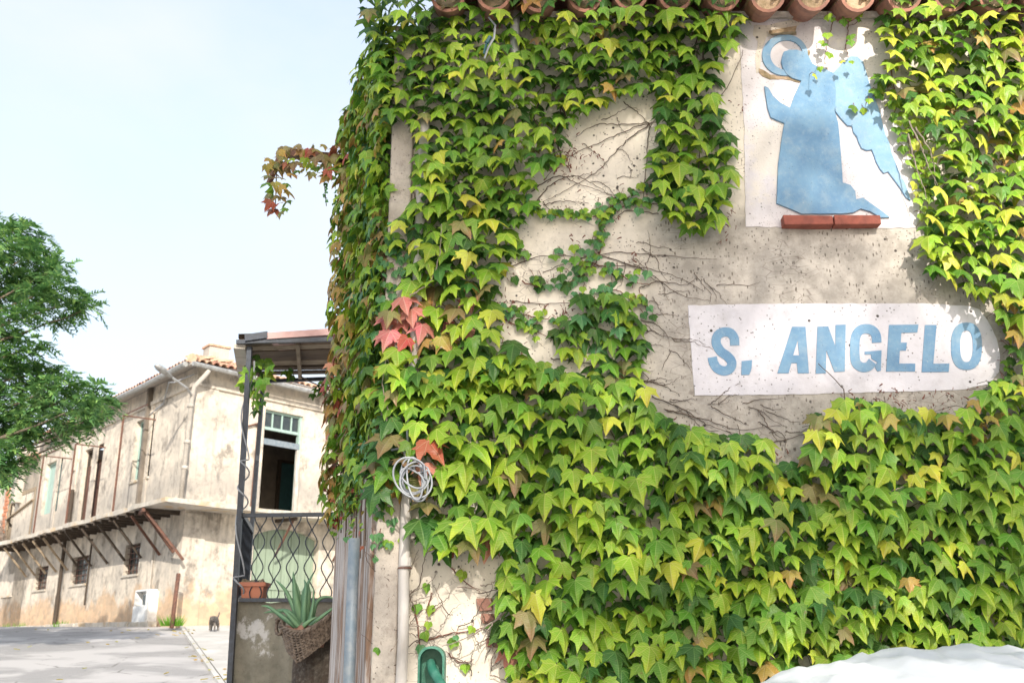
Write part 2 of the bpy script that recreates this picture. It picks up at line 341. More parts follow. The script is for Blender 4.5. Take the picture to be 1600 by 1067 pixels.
def leaf_mat(name, c, tip, vein, dark, trans=.24):
    t = NT(name, .38)
    uv = t.n('ShaderNodeUVMap'); uv.uv_map = 'leaf'
    s = t.sep(uv.outputs[0]); ax = t.math('ABSOLUTE', s[0]); y = s[1]
    vm = None
    for (dx, dy) in ((0, -1), (.72, -.62), (.95, -.12)):
        L = math.hypot(dx, dy); dx /= L; dy /= L
        cr = t.math('ABSOLUTE', t.math('SUBTRACT', t.math('MULTIPLY', ax, dy), t.math('MULTIPLY', y, dx)))
        m = t.rng(cr, .008, .028, 1, 0); m = t.math('MULTIPLY', m, t.math('GREATER_THAN', t.math('ADD', t.math('MULTIPLY', ax, dx), t.math('MULTIPLY', y, dy)), 0.0))
        vm = m if vm is None else t.math('MAXIMUM', vm, m)
    oi = t.n('ShaderNodeObjectInfo'); rnd = t.math('FRACT', t.math('ADD', oi.outputs['Random'], t.g.outputs['Random Per Island']))
    rad = t.math('SQRT', t.math('ADD', t.math('MULTIPLY', ax, ax), t.math('MULTIPLY', y, y)))
    nz = t.noise(16, 4, .65)
    e = t.rng(t.math('ADD', rad, t.math('MULTIPLY', t.math('SUBTRACT', nz, .5), .9)), .35, 1.05)
    c0 = t.mix(t.rng(rnd, 0, 1, 0, 1, False), c, dark)
    c1 = t.mix(t.math('MULTIPLY', e, .75), c0, tip)
    c1 = t.mix(t.rng(t.noise(9, 4, .6, t.mapv((1, 1, 1), None, (5, 5, 5))), .6, .72, 0, .35), c1, tuple(x * .6 for x in tip))
    c1 = t.mix(t.math('MULTIPLY', vm, .45), c1, vein)
    sp = t.math('MULTIPLY', t.rng(t.noise(38, 3, .6, t.mapv((1, 1, 1), None, (3, 8, 1))), .64, .70), t.rng(t.math('FRACT', t.math('MULTIPLY', rnd, 5.17)), .45, .55))
    c1 = t.mix(t.math('MULTIPLY', sp, .6), c1, (.20, .12, .04))
    lat = t.noise(1.0, 1, .5); wv = t.n('ShaderNodeTexWave'); wv.inputs['Scale'].default_value = 3.2; wv.inputs['Distortion'].default_value = 1.5; cv_ = t.n('ShaderNodeCombineXYZ'); t.l(t.math('SUBTRACT', t.math('MULTIPLY', ax, .55), y), cv_.inputs[0]); t.l(cv_.outputs[0], wv.inputs[0])
    c1 = t.mix(t.rng(wv.outputs['Fac'], .78, 1.0, 0, .28), c1, vein)
    hs = t.n('ShaderNodeHueSaturation'); s.__class__
    t.put(t.rng(t.math('FRACT', t.math('MULTIPLY', rnd, 7.31)), 0, 1, .485, .515, False), hs.inputs['Hue'])
    t.put(t.rng(t.math('FRACT', t.math('MULTIPLY', rnd, 13.7)), 0, 1, .75, 1.2, False), hs.inputs['Value'])
    hs.inputs['Saturation'].default_value = 1.0; t.l(c1, hs.inputs['Color']); c1 = hs.outputs[0]
    t.l(c1, t.b.inputs['Base Color']); t.b.inputs['Specular IOR Level'].default_value = .28
    t.bump(t.math('SUBTRACT', t.math('MULTIPLY', t.noise(45, 3, .6), .9), t.math('MULTIPLY', vm, .8)), .6, .004)
    tr = t.n('ShaderNodeBsdfTranslucent'); t.l(c1, tr.inputs[0]); ms = t.n('ShaderNodeMixShader'); ms.inputs[0].default_value = trans
    t.l(t.b.outputs[0], ms.inputs[1]); t.l(tr.outputs[0], ms.inputs[2]); t.l(ms.outputs[0], t.out.inputs[0])
    return t.m
LM = {
 'lime': leaf_mat('leaf_lime', (.24, .41, .026), (.44, .52, .033), (.58, .64, .16), (.20, .37, .03)),
 'green': leaf_mat('leaf_green', (.115, .27, .02), (.23, .38, .026), (.36, .50, .13), (.11, .25, .028)),
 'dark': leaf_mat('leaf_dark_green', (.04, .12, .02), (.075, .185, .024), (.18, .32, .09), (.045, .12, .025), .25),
 'yellow': leaf_mat('leaf_yellow', (.50, .55, .05), (.64, .52, .06), (.70, .68, .22), (.42, .52, .045)),
 'brown': leaf_mat('leaf_bronze', (.26, .20, .08), (.34, .17, .09), (.40, .32, .18), (.18, .22, .06), .25),
 'red': leaf_mat('leaf_red', (.42, .09, .05), (.48, .13, .07), (.55, .30, .2), (.26, .07, .045)),
 'pink': leaf_mat('leaf_pink', (.58, .15, .16), (.62, .28, .20), (.72, .48, .38), (.48, .20, .12)),
 'rust': leaf_mat('leaf_rust_orange', (.42, .26, .06), (.52, .24, .09), (.55, .44, .2), (.34, .32, .06)),
 'blueg': leaf_mat('leaf_cool_green', (.10, .28, .10), (.16, .36, .12), (.30, .48, .24), (.06, .20, .07), .3),
}
# ------------------------------------------------------------------ the ground
def gz(x, y):
    if y < 5: return 0.0
    if y > 29.5: return 1.98
    return 1.98 * (y - 5) / 24.5
mb = MB(); xs = [-600, -120, -60, -40, -30, -25, -20, -15, -10, -6, -3, 0, 3, 8, 15, 30, 60, 600]; ys = [-400, -60, -20, -5, 0, 5, 7, 9, 11, 13, 15, 17, 19, 21, 23, 25, 27, 29.5, 35, 45, 70, 150, 900]
for y in ys:
    for x in xs: mb.v.append((x, y, gz(x, y) - .012))
for j in range(len(ys) - 1):
    for i in range(len(xs) - 1):
        a = j * len(xs) + i; mb.f.append((a, a + 1, a + 1 + len(xs), a + len(xs))); mb.m.append(0)
tag(obj('ground', mb, M['earth']), kind='structure')
# road: everything left of the kerb line, pavement strip to its right (line traced from 350,1067 up to 268,985)
PL = Plane((0, 0), (1, 0))
HC = at(272, 980, 29.0)                       # corner of the far house
FL = Plane((HC.x, HC.y), (-.643, .766)); FR = Plane((HC.x, HC.y), (.652, .757))
def strip(name, xa, xb, mat, dz, ys_, jit=0):
    m_ = MB()
    for y in ys_:
        m_.v.append((xa(y), y, gz(0, y) + dz)); m_.v.append((xb(y), y, gz(0, y) + dz))
    for i in range(len(ys_) - 1): m_.f.append((2 * i, 2 * i + 1, 2 * i + 3, 2 * i + 2)); m_.m.append(0)
    return tag(obj(name, m_, mat), kind='structure')
yy = [-30, -10, 0, 5, 8, 11, 14, 17, 20, 23, 26, 29.5]
def kx(y): return -4.75 - (y - 17) * .375 if y > 5 else -.9
strip('road', lambda y: -40, lambda y: kx(y) if y > 5 else 30, M['road'], 0.0, yy + [36, 50])
strip('pavement', lambda y: kx(y) + .08, lambda y: 12, M['pave'], 0.035, [y for y in yy if y >= 8] + [32])
mb = MB()
for i in range(26):
    y = 9 + i * .8; mb.bar((kx(y), y, gz(0, y) + .02 + random.uniform(-.004, .004)), (kx(y + .78), y + .78, gz(0, y + .78) + .02), .09, .07)
tag(obj('kerb', mb, M['pave']), kind='structure')
mb = MB()
for i in range(60):
    y = random.uniform(16, 28); x = kx(y) + random.choice([random.gauss(0, .15), random.uniform(-7, 0)]); q = Euler((random.uniform(-.3, .3), random.uniform(-.3, .3), random.uniform(0, 6))).to_matrix()
    mb.box((x, y, gz(0, y) + .05), (random.uniform(.05, .13), .05, .01), q)
tag(obj('fallen_leaves', mb, LM['rust']), 'dry fallen leaves scattered along the edge of the grey road', 'leaves', kind='stuff')

# ------------------------------------------------------------------ far house
H = thing('old_farmhouse', 'long two storey cream farmhouse with stained render, balcony slab and tiled roof', 'house', (HC.x, HC.y, 1.9))
def wall_cells(mb, P, s0, s1, z0, z1, ops, depth=.32, mi=0):
    ss = sorted(set([s0, s1] + [v for o in ops for v in o[:2]])); zs = sorted(set([z0, z1] + [v for o in ops for v in o[2:4]]))
    for i in range(len(ss) - 1):
        for j in range(len(zs) - 1):
            a, b, c, d = ss[i], ss[i + 1], zs[j], zs[j + 1]; cx, cz = (a + b) / 2, (c + d) / 2
            if any(o[0] < cx < o[1] and o[2] < cz < o[3] for o in ops): continue
            mb.quad(P.pt(a, 0, c), P.pt(b, 0, c), P.pt(b, 0, d), P.pt(a, 0, d), mi)
    for (a, b, c, d) in [o[:4] for o in ops]:
        mb.quad(P.pt(a, 0, c), P.pt(a, -depth, c), P.pt(a, -depth, d), P.pt(a, 0, d), mi); mb.quad(P.pt(b, 0, c), P.pt(b, -depth, c), P.pt(b, -depth, d), P.pt(b, 0, d), mi)
        mb.quad(P.pt(a, 0, c), P.pt(b, 0, c), P.pt(b, -depth, c), P.pt(a, -depth, c), mi); mb.quad(P.pt(a, 0, d), P.pt(b, 0, d), P.pt(b, -depth, d), P.pt(a, -depth, d), mi)
def rect(P, x0, y0, x1, y1):
    a = P.sz(x0, y0); b = P.sz(x1, y1); c = P.sz(x1, y0)
    return [min(a[0], b[0]), max(a[0], b[0]), P.sz((x0 + x1) / 2, y1)[1], P.sz((x0 + x1) / 2, y0)[1]]
zE = FL.sz(272, 590)[1]                       # eave height
zS = at(247, 778, 27.55).z                    # slab top
zB = 1.75
# openings, from the photograph, on their wall planes
up_win = rect(FL, 214, 655, 232, 747); up_door = rect(FL, 134, 700, 151, 792); up_door[2] = zS + .02; up_slit = rect(FL, 74, 722, 88, 800)
low = [rect(FL, 197, 850, 215, 897), rect(FL, 115, 869, 134, 912), rect(FL, 57, 885, 71, 921), rect(FL, 8, 897, 18, 930)]
meter = rect(FL, 226, 924, 243, 979)
dR = rect(FR, 415, 644, 466, 786); dR[2] = zS + .02
arch = rect(FR, 398, 826, 492, 968); arch[2] = zB
LL, LR = 15.6, 13.0
def frame_boxes(mb, P, o, w_=.07, t0=-.2, t1=-.13, mid=False):
    a, b, c, d = o[:4]
    mb.pbox(P, a, a + w_, t0, t1, c, d); mb.pbox(P, b - w_, b, t0, t1, c, d); mb.pbox(P, a + w_, b - w_, t0, t1, d - w_, d); mb.pbox(P, a + w_, b - w_, t0, t1, c, c + w_)
    if mid: mb.pbox(P, (a + b) / 2 - .03, (a + b) / 2 + .03, t0, t1, c + w_, d - w_)
mb = MB(); wall_cells(mb, FL, 0, LL, zB, zE, [up_win, up_door, up_slit] + low)
obj('wall', mb, M['far'], H)
mb = MB(); wall_cells(mb, FR, 0, LR, zB, zE - .05, [dR, arch[:3] + [arch[3]]])
obj('wall', mb, M['far'], H)
mb = MB()                                      # back walls and inner partitions close the rooms
a = FL.pt(LL, 0, 0); b = FR.pt(LR, 0, 0); c = a + b - Vector((HC.x, HC.y, 0))
for p, q in ((a, c), (c, b)):
    mb.quad((p.x, p.y, zB), (q.x, q.y, zB), (q.x, q.y, zE), (p.x, p.y, zE))
mb.quad((HC.x, HC.y, zS), (a.x, a.y, zS), (c.x, c.y, zS), (b.x, b.y, zS))
pl = MB(); pl.pbox(FR, .4, LR - .4, -3.6, -3.5, zS, zE)
obj('rear_wall', mb, M['far_plain'], H); obj('partition', pl, M['room'], H)
# arch head: filler pieces turning the square opening into a segment arch
mb = MB(); n = 12; a0, a1, c0, c1 = arch[0], arch[1], arch[2], arch[3]; rise = .42
top = [FR.pt(a0 + (a1 - a0) * i / n, 0, c1 - rise + rise * math.sin(math.pi * (.12 + .76 * i / n)) / 1.0) for i in range(n + 1)]
for i in range(n):
    p, q = top[i], top[i + 1]; A = FR.pt(a0 + (a1 - a0) * i / n, 0, c1); B = FR.pt(a0 + (a1 - a0) * (i + 1) / n, 0, c1)
    mb.quad(p, q, B, A); off = -FR.n * .32; mb.quad(p, q, q + off, p + off)
obj('arch_head', mb, M['far'], H)
g = MB(); nb = 8
G = obj('arched_gate', (lambda m_: (m_.pbox(FR, a0, a1, -.3, -.26, c0, c1), m_)[1])(MB()), M['palegreen'], H)
for i in range(nb):
    s0 = a0 + (a1 - a0) * i / nb + .012; s1 = a0 + (a1 - a0) * (i + 1) / nb - .012
    m_ = MB(); m_.pbox(FR, s0, s1, -.26, -.225, c0, c1 - .02); obj('board', m_, M['palegreen'], G)
m_ = MB(); m_.pbox(FR, a0, a1, -.225, -.19, 3.1, 3.25); obj('rail', m_, M['palegreen'], G)
# cornice under the eave, quoin strip at the corner
mb = MB(); mb.pbox(FR, -.02, LR, 0, .07, zE - .62, zE - .52); mb.pbox(FL, -.02, LL, 0, .07, zE - .62, zE - .5); obj('cornice', mb, M['far'], H)
mb = MB(); mb.pbox(FR, -.02, .75, 0, .035, zS + .05, zE - .62); obj('pilaster', mb, M['far'], H); mb = MB(); mb.pbox(FR, -.02, .7, 0, .05, zB, zS - .22); obj('pilaster', mb, M['far'], H)
for s in (3.3, 6.2, 8.4, 10.6, 12.8): mb = MB(); mb.pbox(FL, s, s + .5, 0, .04, zS + .05, zE - .62); obj('pilaster', mb, M['far'], H)
# upper doors and windows
def window(P, o, mats, name='window', bars=False, shutter=None, mid=True):
    a, b, c, d = o
    f = MB(); frame_boxes(f, P, o, .06, -.22, -.15, mid); W = obj(name, f, mats, H)
    g_ = MB(); g_.pbox(P, a + .06, b - .06, -.2, -.19, c + .06, d - .06); obj('pane', g_, M['glass'], W)
    m_ = MB(); m_.pbox(P, a - .06, b + .06, -.1, .05, c - .07, c); obj('sill', m_, M['slab'], W)
    if bars:
        for k in range(3):
            x = a + (b - a) * (k + 1) / 4; q = MB(); q.tube([P.pt(x, -.08, c), P.pt(x, -.08, d)], .012, 5); obj('bar', q, M['rust'], W)
        for k in range(5):
            z = c + (d - c) * (k + .7) / 5.2; q = MB(); q.tube([P.pt(a, -.08, z), P.pt(b, -.08, z)], .014, 5); obj('bar', q, M['rust'], W)
    return W
window(FL, up_win, M['aqua'])
for i, o in enumerate(low): window(FL, o, M['darkwood'], bars=True, mid=False)
D = obj('door', (lambda m_: (frame_boxes(m_, FL, up_door, .08), m_)[1])(MB()), M['darkwood'], H)
m_ = MB(); m_.pbox(FL, up_door[0] + .08, up_door[1] - .08, -.2, -.16, up_door[2], up_door[3] - .6); obj('door_leaf', m_, M['rust'], D)
D = obj('door', (lambda m_: (frame_boxes(m_, FL, up_slit, .08), m_)[1])(MB()), M['aqua'], H)
m_ = MB(); m_.pbox(FL, up_slit[0] + .08, up_slit[1] - .08, -.2, -.16, up_slit[2], up_slit[3] - .1); obj('door_leaf', m_, M['aqua'], D)
# open balcony door on the right-hand face
a, b, c, d = dR; h1 = d - .62; h2 = d - .98
f = MB(); f.pbox(FR, a, a + .06, -.2, -.1, c, d); f.pbox(FR, b - .09, b, -.2, -.06, c, d); f.pbox(FR, a + .06, b - .09, -.2, -.1, d - .07, d); f.pbox(FR, a + .06, b - .09, -.2, -.1, h1, h1 + .09)
D = obj('balcony_door', f, M['aqua'], H)
for k in range(3): m_ = MB(); x = a + (b - a) * (k + 1) / 4; m_.pbox(FR, x - .025, x + .025, -.19, -.12, h1 + .09, d - .07); obj('glazing_bar', m_, M['aqua'], D)
m_ = MB(); m_.pbox(FR, a + .06, b - .09, -.16, -.15, h1 + .09, d - .07); obj('pane', m_, M['glass'], D)
m_ = MB(); m_.pbox(FR, a, b - .06, -.1, -.04, h2 - .13, h2 + .06); obj('lintel_board', m_, M['greyp'], D)
m_ = MB(); m_.pbox(FR, b - .14, b - .01, -.12, -.04, c, h2 - .14); obj('shutter_edge', m_, M['pipe'], D)
m_ = MB(); m_.pbox(FR, a + 3.22, a + 3.9, -3.48, -3.42, c, c + 2.35); obj('inner_door', m_, M['teal'], D)
m_ = MB(); m_.pbox(FR, a + 3.1, a + 3.22, -3.48, -3.38, c, c + 2.45); m_.pbox(FR, a + 3.1, a + 4.0, -3.48, -3.38, c + 2.35, c + 2.45); obj('inner_frame', m_, M['darkwood'], D)
# balcony slab wrapped round the corner with uneven edge
mb = MB(); pr = 1.12; th = .13
def slab_edge(P, s): return pr + .05 * math.sin(s * 2.1) + random.uniform(-.03, .03)
corner = FL.pt(0, 0, 0) + (FL.n + FR.n) * (pr / (1 + FL.n.dot(FR.n)))
def add_slab(P, L, n_):
    prev = None
    for i in range(n_ + 1):
        s = L * i / n_
        if i == 0: e = corner.copy()
        else: e = P.pt(s, slab_edge(P, s), 0)
        q = P.pt(s, 0, 0); cur = (Vector((q.x, q.y, zS)), Vector((e.x, e.y, zS + random.uniform(-.015, .015))), Vector((e.x, e.y, zS - th + random.uniform(-.02, .02))), Vector((q.x, q.y, zS - th)))
        if prev:
            mb.add(list(prev) + list(cur), [(0, 1, 5, 4), (1, 2, 6, 5), (2, 3, 7, 6)])
        prev = cur
    mb.add(list(prev), [(0, 1, 2, 3)])
add_slab(FL, LL + 2.5, 44); add_slab(FR, LR, 26)
S = obj('balcony_slab', mb, M['slab'], H)
for s in [x * .72 + .4 for x in range(24)]:
    m_ = MB(); m_.bar(FL.pt(s, 0, zS - th - .07), FL.pt(s, pr - .08, zS - th - .07), .09, .12); obj('beam', m_, M['darkwood'], S)
for s in [x * 2.3 + 3.2 for x in range(5)]:
    m_ = MB(); m_.bar(FR.pt(s, 0, zS - th - .06), FR.pt(s, pr - .1, zS - th - .06), .09, .1); obj('beam', m_, M['darkwood'], S)
    m_ = MB(); m_.bar(FR.pt(s, pr - .25, zS - th - .1), FR.pt(s, .04, zS - th - 1.15), .05, .05); obj('strut', m_, M['rust'], S)
for s, mt in [(.45, 'rust'), (1.5, 'rust'), (3.0, 'darkwood'), (4.4, 'darkwood'), (6.0, 'darkwood'), (7.6, 'darkwood'), (8.9, 'darkwood'), (10.2, 'timber'), (11.5, 'timber'), (12.8, 'timber'), (14.2, 'timber'), (15.4, 'timber')]:
    m_ = MB(); m_.bar(FL.pt(s, pr - .12, zS - th - .12), FL.pt(s, .04, zS - th - 1.2), .06, .07); obj('strut', m_, M[mt], S)
m_ = MB(); m_.bar(FL.pt(.15, pr + .02, zS - th - .08), FL.pt(1.1, .9, zS - th - .08), .1, .1); m_.bar(FL.pt(.3, pr - .1, zS - th - .1), FL.pt(-.35, .06, zS - th - 1.45), .09, .07); obj('strut', m_, M['rust'], S)
# roof: two slopes with hips, tiles as pieces
SL = math.tan(R(18)); ov = .42
def roof_pt(P, s, t, dz=0): return P.pt(s, -t, zE + .10 + t * SL + dz)
mb = MB(); DEP = 3.2
for P, L in ((FL, LL), (FR, LR)):
    q = [roof_pt(P, 0, -ov), roof_pt(P, L, -ov), roof_pt(P, L, DEP), roof_pt(P, DEP * .9, DEP)]
    q[0] = (FL.pt(0, 0, 0) + (FL.n + FR.n) * (ov / (1 + FL.n.dot(FR.n)))); q[0].z = zE + .10 - ov * SL
    q[3] = (FL.pt(0, 0, 0) - (FL.n + FR.n) * (DEP / (1 + FL.n.dot(FR.n)))); q[3].z = zE + .10 + DEP * SL
    mb.add(q + [v - Vector((0, 0, .09)) for v in q], [(0, 1, 2, 3), (4, 5, 6, 7), (0, 1, 5, 4), (1, 2, 6, 5), (2, 3, 7, 6)])
for P, L in ((FL, LL), (FR, LR)):
    mb.add([roof_pt(P, DEP * .9, DEP), roof_pt(P, L, DEP), roof_pt(P, L, 2 * DEP, -2 * DEP * SL + .1), roof_pt(P, DEP * 1.8, 2 * DEP, -2 * DEP * SL + .1)], [(0, 1, 2, 3)])
RF = obj('roof', mb, M['mortar'], H)
def tile_mesh(name, mats, L=.45, r0=.095, r1=.075, th=.014, seg=6, down=False):
    m_ = MB(); 
    for (r, y) in ((r0, 0), (r1, L)):
        for rr in (r, r - th):
            for i in range(seg + 1):
                a = math.pi * (.06 + .88 * i / seg); z = math.sin(a) * rr; x = math.cos(a) * rr
                if down: z = -z
                m_.v.append((x, y, z))
    k = seg + 1
    for i in range(seg):
        m_.f += [(i, i + 1, 2 * k + i + 1, 2 * k + i), (k + i, k + i + 1, 3 * k + i + 1, 3 * k + i), (i, i + 1, k + i + 1, k + i), (2 * k + i, 2 * k + i + 1, 3 * k + i + 1, 3 * k + i)]
        m_.m += [0, 1 if down else 0, 0, 0]
    m_.f += [(0, k, 3 * k, 2 * k), (seg, k + seg, 3 * k + seg, 2 * k + seg)]; m_.m += [0, 0]
    me = bpy.data.meshes.new(name); me.from_pydata(m_.v, [], m_.f)
    for m in mats: me.materials.append(m)
    me.polygons.foreach_set('material_index', m_.m)
    bm = bmesh.new(); bm.from_mesh(me); bmesh.ops.recalc_face_normals(bm, faces=bm.faces); bm.to_mesh(me); bm.free(); me.polygons.foreach_set('use_smooth', [False] * len(me.polygons))
    return me
M['tile_pale'] = simple('sun_bleached_tile', (.58, .40, .28), .9, (.46, .27, .18), 5, .6, .008)
TV = [tile_mesh('tile_far', [M['tile_pale']] * 2, L=.5, r0=.12, r1=.10, th=.02, seg=4), tile_mesh('tile_far_b', [M['tile']] * 2, L=.5, r0=.12, r1=.10, th=.02, seg=4)]
def tile_mat(P, s, t, jit=.012):
    up = (-P.n + Vector((0, 0, SL))).normalized(); x = P.d if P.d.cross(up).z > 0 else -P.d
    z = x.cross(up); m = Matrix((x, up, z)).transposed().to_4x4()
    p = roof_pt(P, s, t, .03) + Vector([random.uniform(-jit, jit) for _ in range(3)])
    return Matrix.Translation(p) @ m @ Matrix.Rotation(random.uniform(-.06, .06), 4, 'Z')
rest = MB(); cnt = 0
for P, L, rows in ((FR, LR, 5), (FL, LL, 5)):
    for r_ in range(rows):
        t_ = -ov - .04 + r_ * .42; s = max(0, t_) * 1.0 - (ov if t_ < 0 else 0) * .6 + .1
        while s < L:
            mm = tile_mat(P, s, t_); me = TV[1 if random.random() < .22 else 0]
            if (P is FR and s < 9.6) or (P is FL and r_ == 0):
                if cnt < 296: inst(me, 'tile', RF, mm); cnt += 1; s += .245; continue
            rest.add([mm @ v.co for v in me.vertices], [tuple(p.vertices) for p in me.polygons]); s += .245
obj('tiles_beyond', rest, M['tile_pale'], RF, kind='stuff')
hp = MB(); A = corner.copy(); A = (FL.pt(0, 0, 0) + (FL.n + FR.n) * (ov / (1 + FL.n.dot(FR.n)))); A.z = zE + .2 - ov * SL; B = (FL.pt(0, 0, 0) - (FL.n + FR.n) * (DEP / (1 + FL.n.dot(FR.n)))); B.z = zE + .2 + DEP * SL
for i in range(14):
    a = A.lerp(B, i / 14); b = A.lerp(B, (i + 1.1) / 14); hp.tube([a, b], .15, 8, r1=.11)
obj('hip_ridge', hp, M['tile_pale'], RF)
# gutters
gt = MB(); e0 = roof_pt(FL, .35, -ov - .1, -.07); pts = [FL.pt(-.3, ov + .1, zE - .1)] + [FL.pt(s, ov + .1 + .02 * math.sin(s), zE - .10 - .03 * math.sin(s * .7)) for s in (1, 2, 3.5, 5, 7)]
gt.tube(pts, .085, 8); obj('gutter', gt, M['zinc'], H)
gt = MB(); gt.tube([FR.pt(s, ov + .1, zE - .13 - .012 * s) for s in (-.5, .8, 2, 3.2, 4.2)], .075, 8); obj('gutter', gt, M['zinc'], H)
sA = FR.sz(289, 700)[0]
dp = MB(); dp.tube([FR.pt(sA + .25, ov + .08, zE - .2), FR.pt(sA + .22, ov - .02, zE - .35), FR.pt(sA + .03, .16, zE - .7), FR.pt(sA, .12, zE - 1.1), FR.pt(sA - .05, .12, zS)], .075, 8)
for zc in (zS + 1.0, zS + 1.75, zE - 1.35): dp.tube([FR.pt(sA - .02, .12, zc), FR.pt(sA - .02, .12, zc + .1)], .1, 8)
obj('downpipe', dp, M['far_plain'], H, smooth=True)
s2 = FR.sz(394, 740)[0]; m_ = MB(); m_.tube([FR.pt(s2 + .05, .06, zS + 2.75), FR.pt(s2, .06, zS)], .03, 6); m_.tube([FR.pt(s2 - .35, .06, zS + 2.6), FR.pt(s2 + .1, .07, zS + 2.78)], .03, 6); obj('conduit', m_, M['rust'], H)
s3 = FR.sz(322, 770)[0]
# poles standing on the balcony slab and their horizontal tops
for (x1, y1, x0, y0) in ((191, 650, 178, 783), (115, 695, 104, 806), (62, 715, 53, 826)):
    p0 = FL.hit(x0, y0, pr - .1); p1 = FL.hit(x1, y1, pr - .1); q = FL.sz(x1, y1, pr - .1)
    p0.z = zS - .02; m_ = MB(); m_.tube([p0, Vector((p0.x, p0.y, p1.z))], .035, 6); m_.bar(Vector((p0.x, p0.y, p1.z)), Vector((p0.x, p0.y, p1.z)) - FL.n * pr, .04, .04)
    e = Vector((p0.x, p0.y, p1.z)); m_.bar(e, e - FL.d * 2.0, .03, .03); obj('balcony_pole', m_, M['rust'], H)
dpl = FL.sz(100, 900)[0]; m_ = MB(); m_.tube([FL.pt(dpl, .12, zB + .1), FL.pt(dpl, .12, zS - .2)], .07, 8); m_.tube([FL.pt(dpl, .12, zB + .1), FL.pt(dpl, .12, zB + 1.4)], .085, 8); obj('downpipe', m_, M['darkwood'], H)
dpl = FL.sz(142, 900)[0]; m_ = MB(); m_.tube([FL.pt(dpl, .1, zB + 1.0), FL.pt(dpl, .1, zS - .4)], .035, 8); obj('downpipe', m_, M['darkwood'], H)
s4 = FL.sz(122, 740)[0]; m_ = MB(); m_.tube([FL.pt(s4, .12, zS), FL.pt(s4, .12, zS + 1.6)], .07, 8); obj('downpipe', m_, M['darkwood'], H)
s4 = FL.sz(240, 880)[0]; m_ = MB(); m_.tube([FL.pt(s4, .05, zB + 1), FL.pt(s4, .05, zS - .2)], .03, 6); obj('downpipe', m_, M['far_plain'], H)
# chimneys
def chimney(px0, px1, ytop, ybot, Y, name='chimney', w_=1.1, cap=True):
    a = at(px0, ybot, Y); b = at(px1, ytop, Y); cx = (a.x + b.x) / 2; ww = abs(at(px1, ytop, Y).x - at(px0, ytop, Y).x) / 1.25
    q = Matrix.Rotation(R(38), 3, 'Z'); h = b.z - a.z
    m_ = MB(); m_.box((cx, Y + .4, a.z + h / 2 - .8), (ww * .95, ww * .8, h + 1.6), q)
    o = obj(name, m_, M['far_plain'], H); bevel(o, .02)
    if cap: k = MB(); k.box((cx, Y + .4, b.z + .03), (ww * 1.06, ww * .92, .07), q); obj('cap', k, M['tile_pale'], o)
chimney(310, 353, 540, 572, 31.5); chimney(19, 51, 697, 726, 42.5, cap=False); chimney(113, 136, 640, 668, 37.0)
# street lamp fixed at the corner under the eave
lp = at(296, 640, 28.4); LT = thing('street_lamp', 'grey street lamp head on a short arm at the corner of the farmhouse eave', 'street lamp', lp)
a = at(292, 606, 28.3); b = at(268, 589, 27.9); c_ = at(243, 570, 27.2)
m_ = MB(); m_.tube([FL.pt(.0, .03, a.z - .2), a, b], .035, 6); obj('arm', m_, M['zinc'], LT)
m_ = MB(); dirv = (c_ - b); N_ = 8
m_.tube([b + dirv * t_ for t_ in (0, .1, .3, .55, .8, .95, 1)], .01, 8)
k = len(m_.v) // 7; prof = (.045, .07, .09, .125, .12, .08, .02)
for i in range(7):
    cen = b + dirv * (0, .1, .3, .55, .8, .95, 1)[i]
    for j in range(8):
        v_ = Vector(m_.v[i * 8 + j]) - cen; v_ = v_.normalized() * prof[i]; v_.z *= .7; m_.v[i * 8 + j] = tuple(cen + v_)
obj('lamp_head', m_, M['zinc'], LT, smooth=True)
m_ = MB(); m_.tube([FL.pt(.1, .05, zE - .25), FL.pt(.5, .5, zE - .5), FL.pt(1.2, .4, zE - .35), FL.pt(2.4, .06, zE - .75), FL.pt(4, .05, zE - 1.0)], .02, 5); obj('cable', m_, M['cable'], LT)
# meter cabinet at the wall foot
a, b, c, d = meter; mt = thing('meter_cabinet', 'small white meter cabinet with a broken half open door at the wall foot', 'cabinet', FL.pt((a + b) / 2, 0, 1.98)); c = 1.99; d = FL.sz(235, 924)[1]
m_ = MB(); m_.pbox(FL, a, b, 0, .04, c, d); m_.pbox(FL, a, a + .05, .04, .28, c, d); m_.pbox(FL, b - .05, b, .04, .28, c, d); m_.pbox(FL, a, b, .04, .28, d, d + .05); obj('box', m_, M['white'], mt)
m_ = MB(); m_.pbox(FL, a + .05, b - .05, .29, .32, c, c + (d - c) * .58); m_.pbox(FL, a + .05, a + .14, .29, .32, c + (d - c) * .58, d); obj('door', m_, M['white'], mt)
m_ = MB(); m_.pbox(FL, (a + b) / 2 - .15, (a + b) / 2 + .12, .05, .2, c + (d - c) * .62, d - .1); obj('meter', m_, M['glass'], mt)
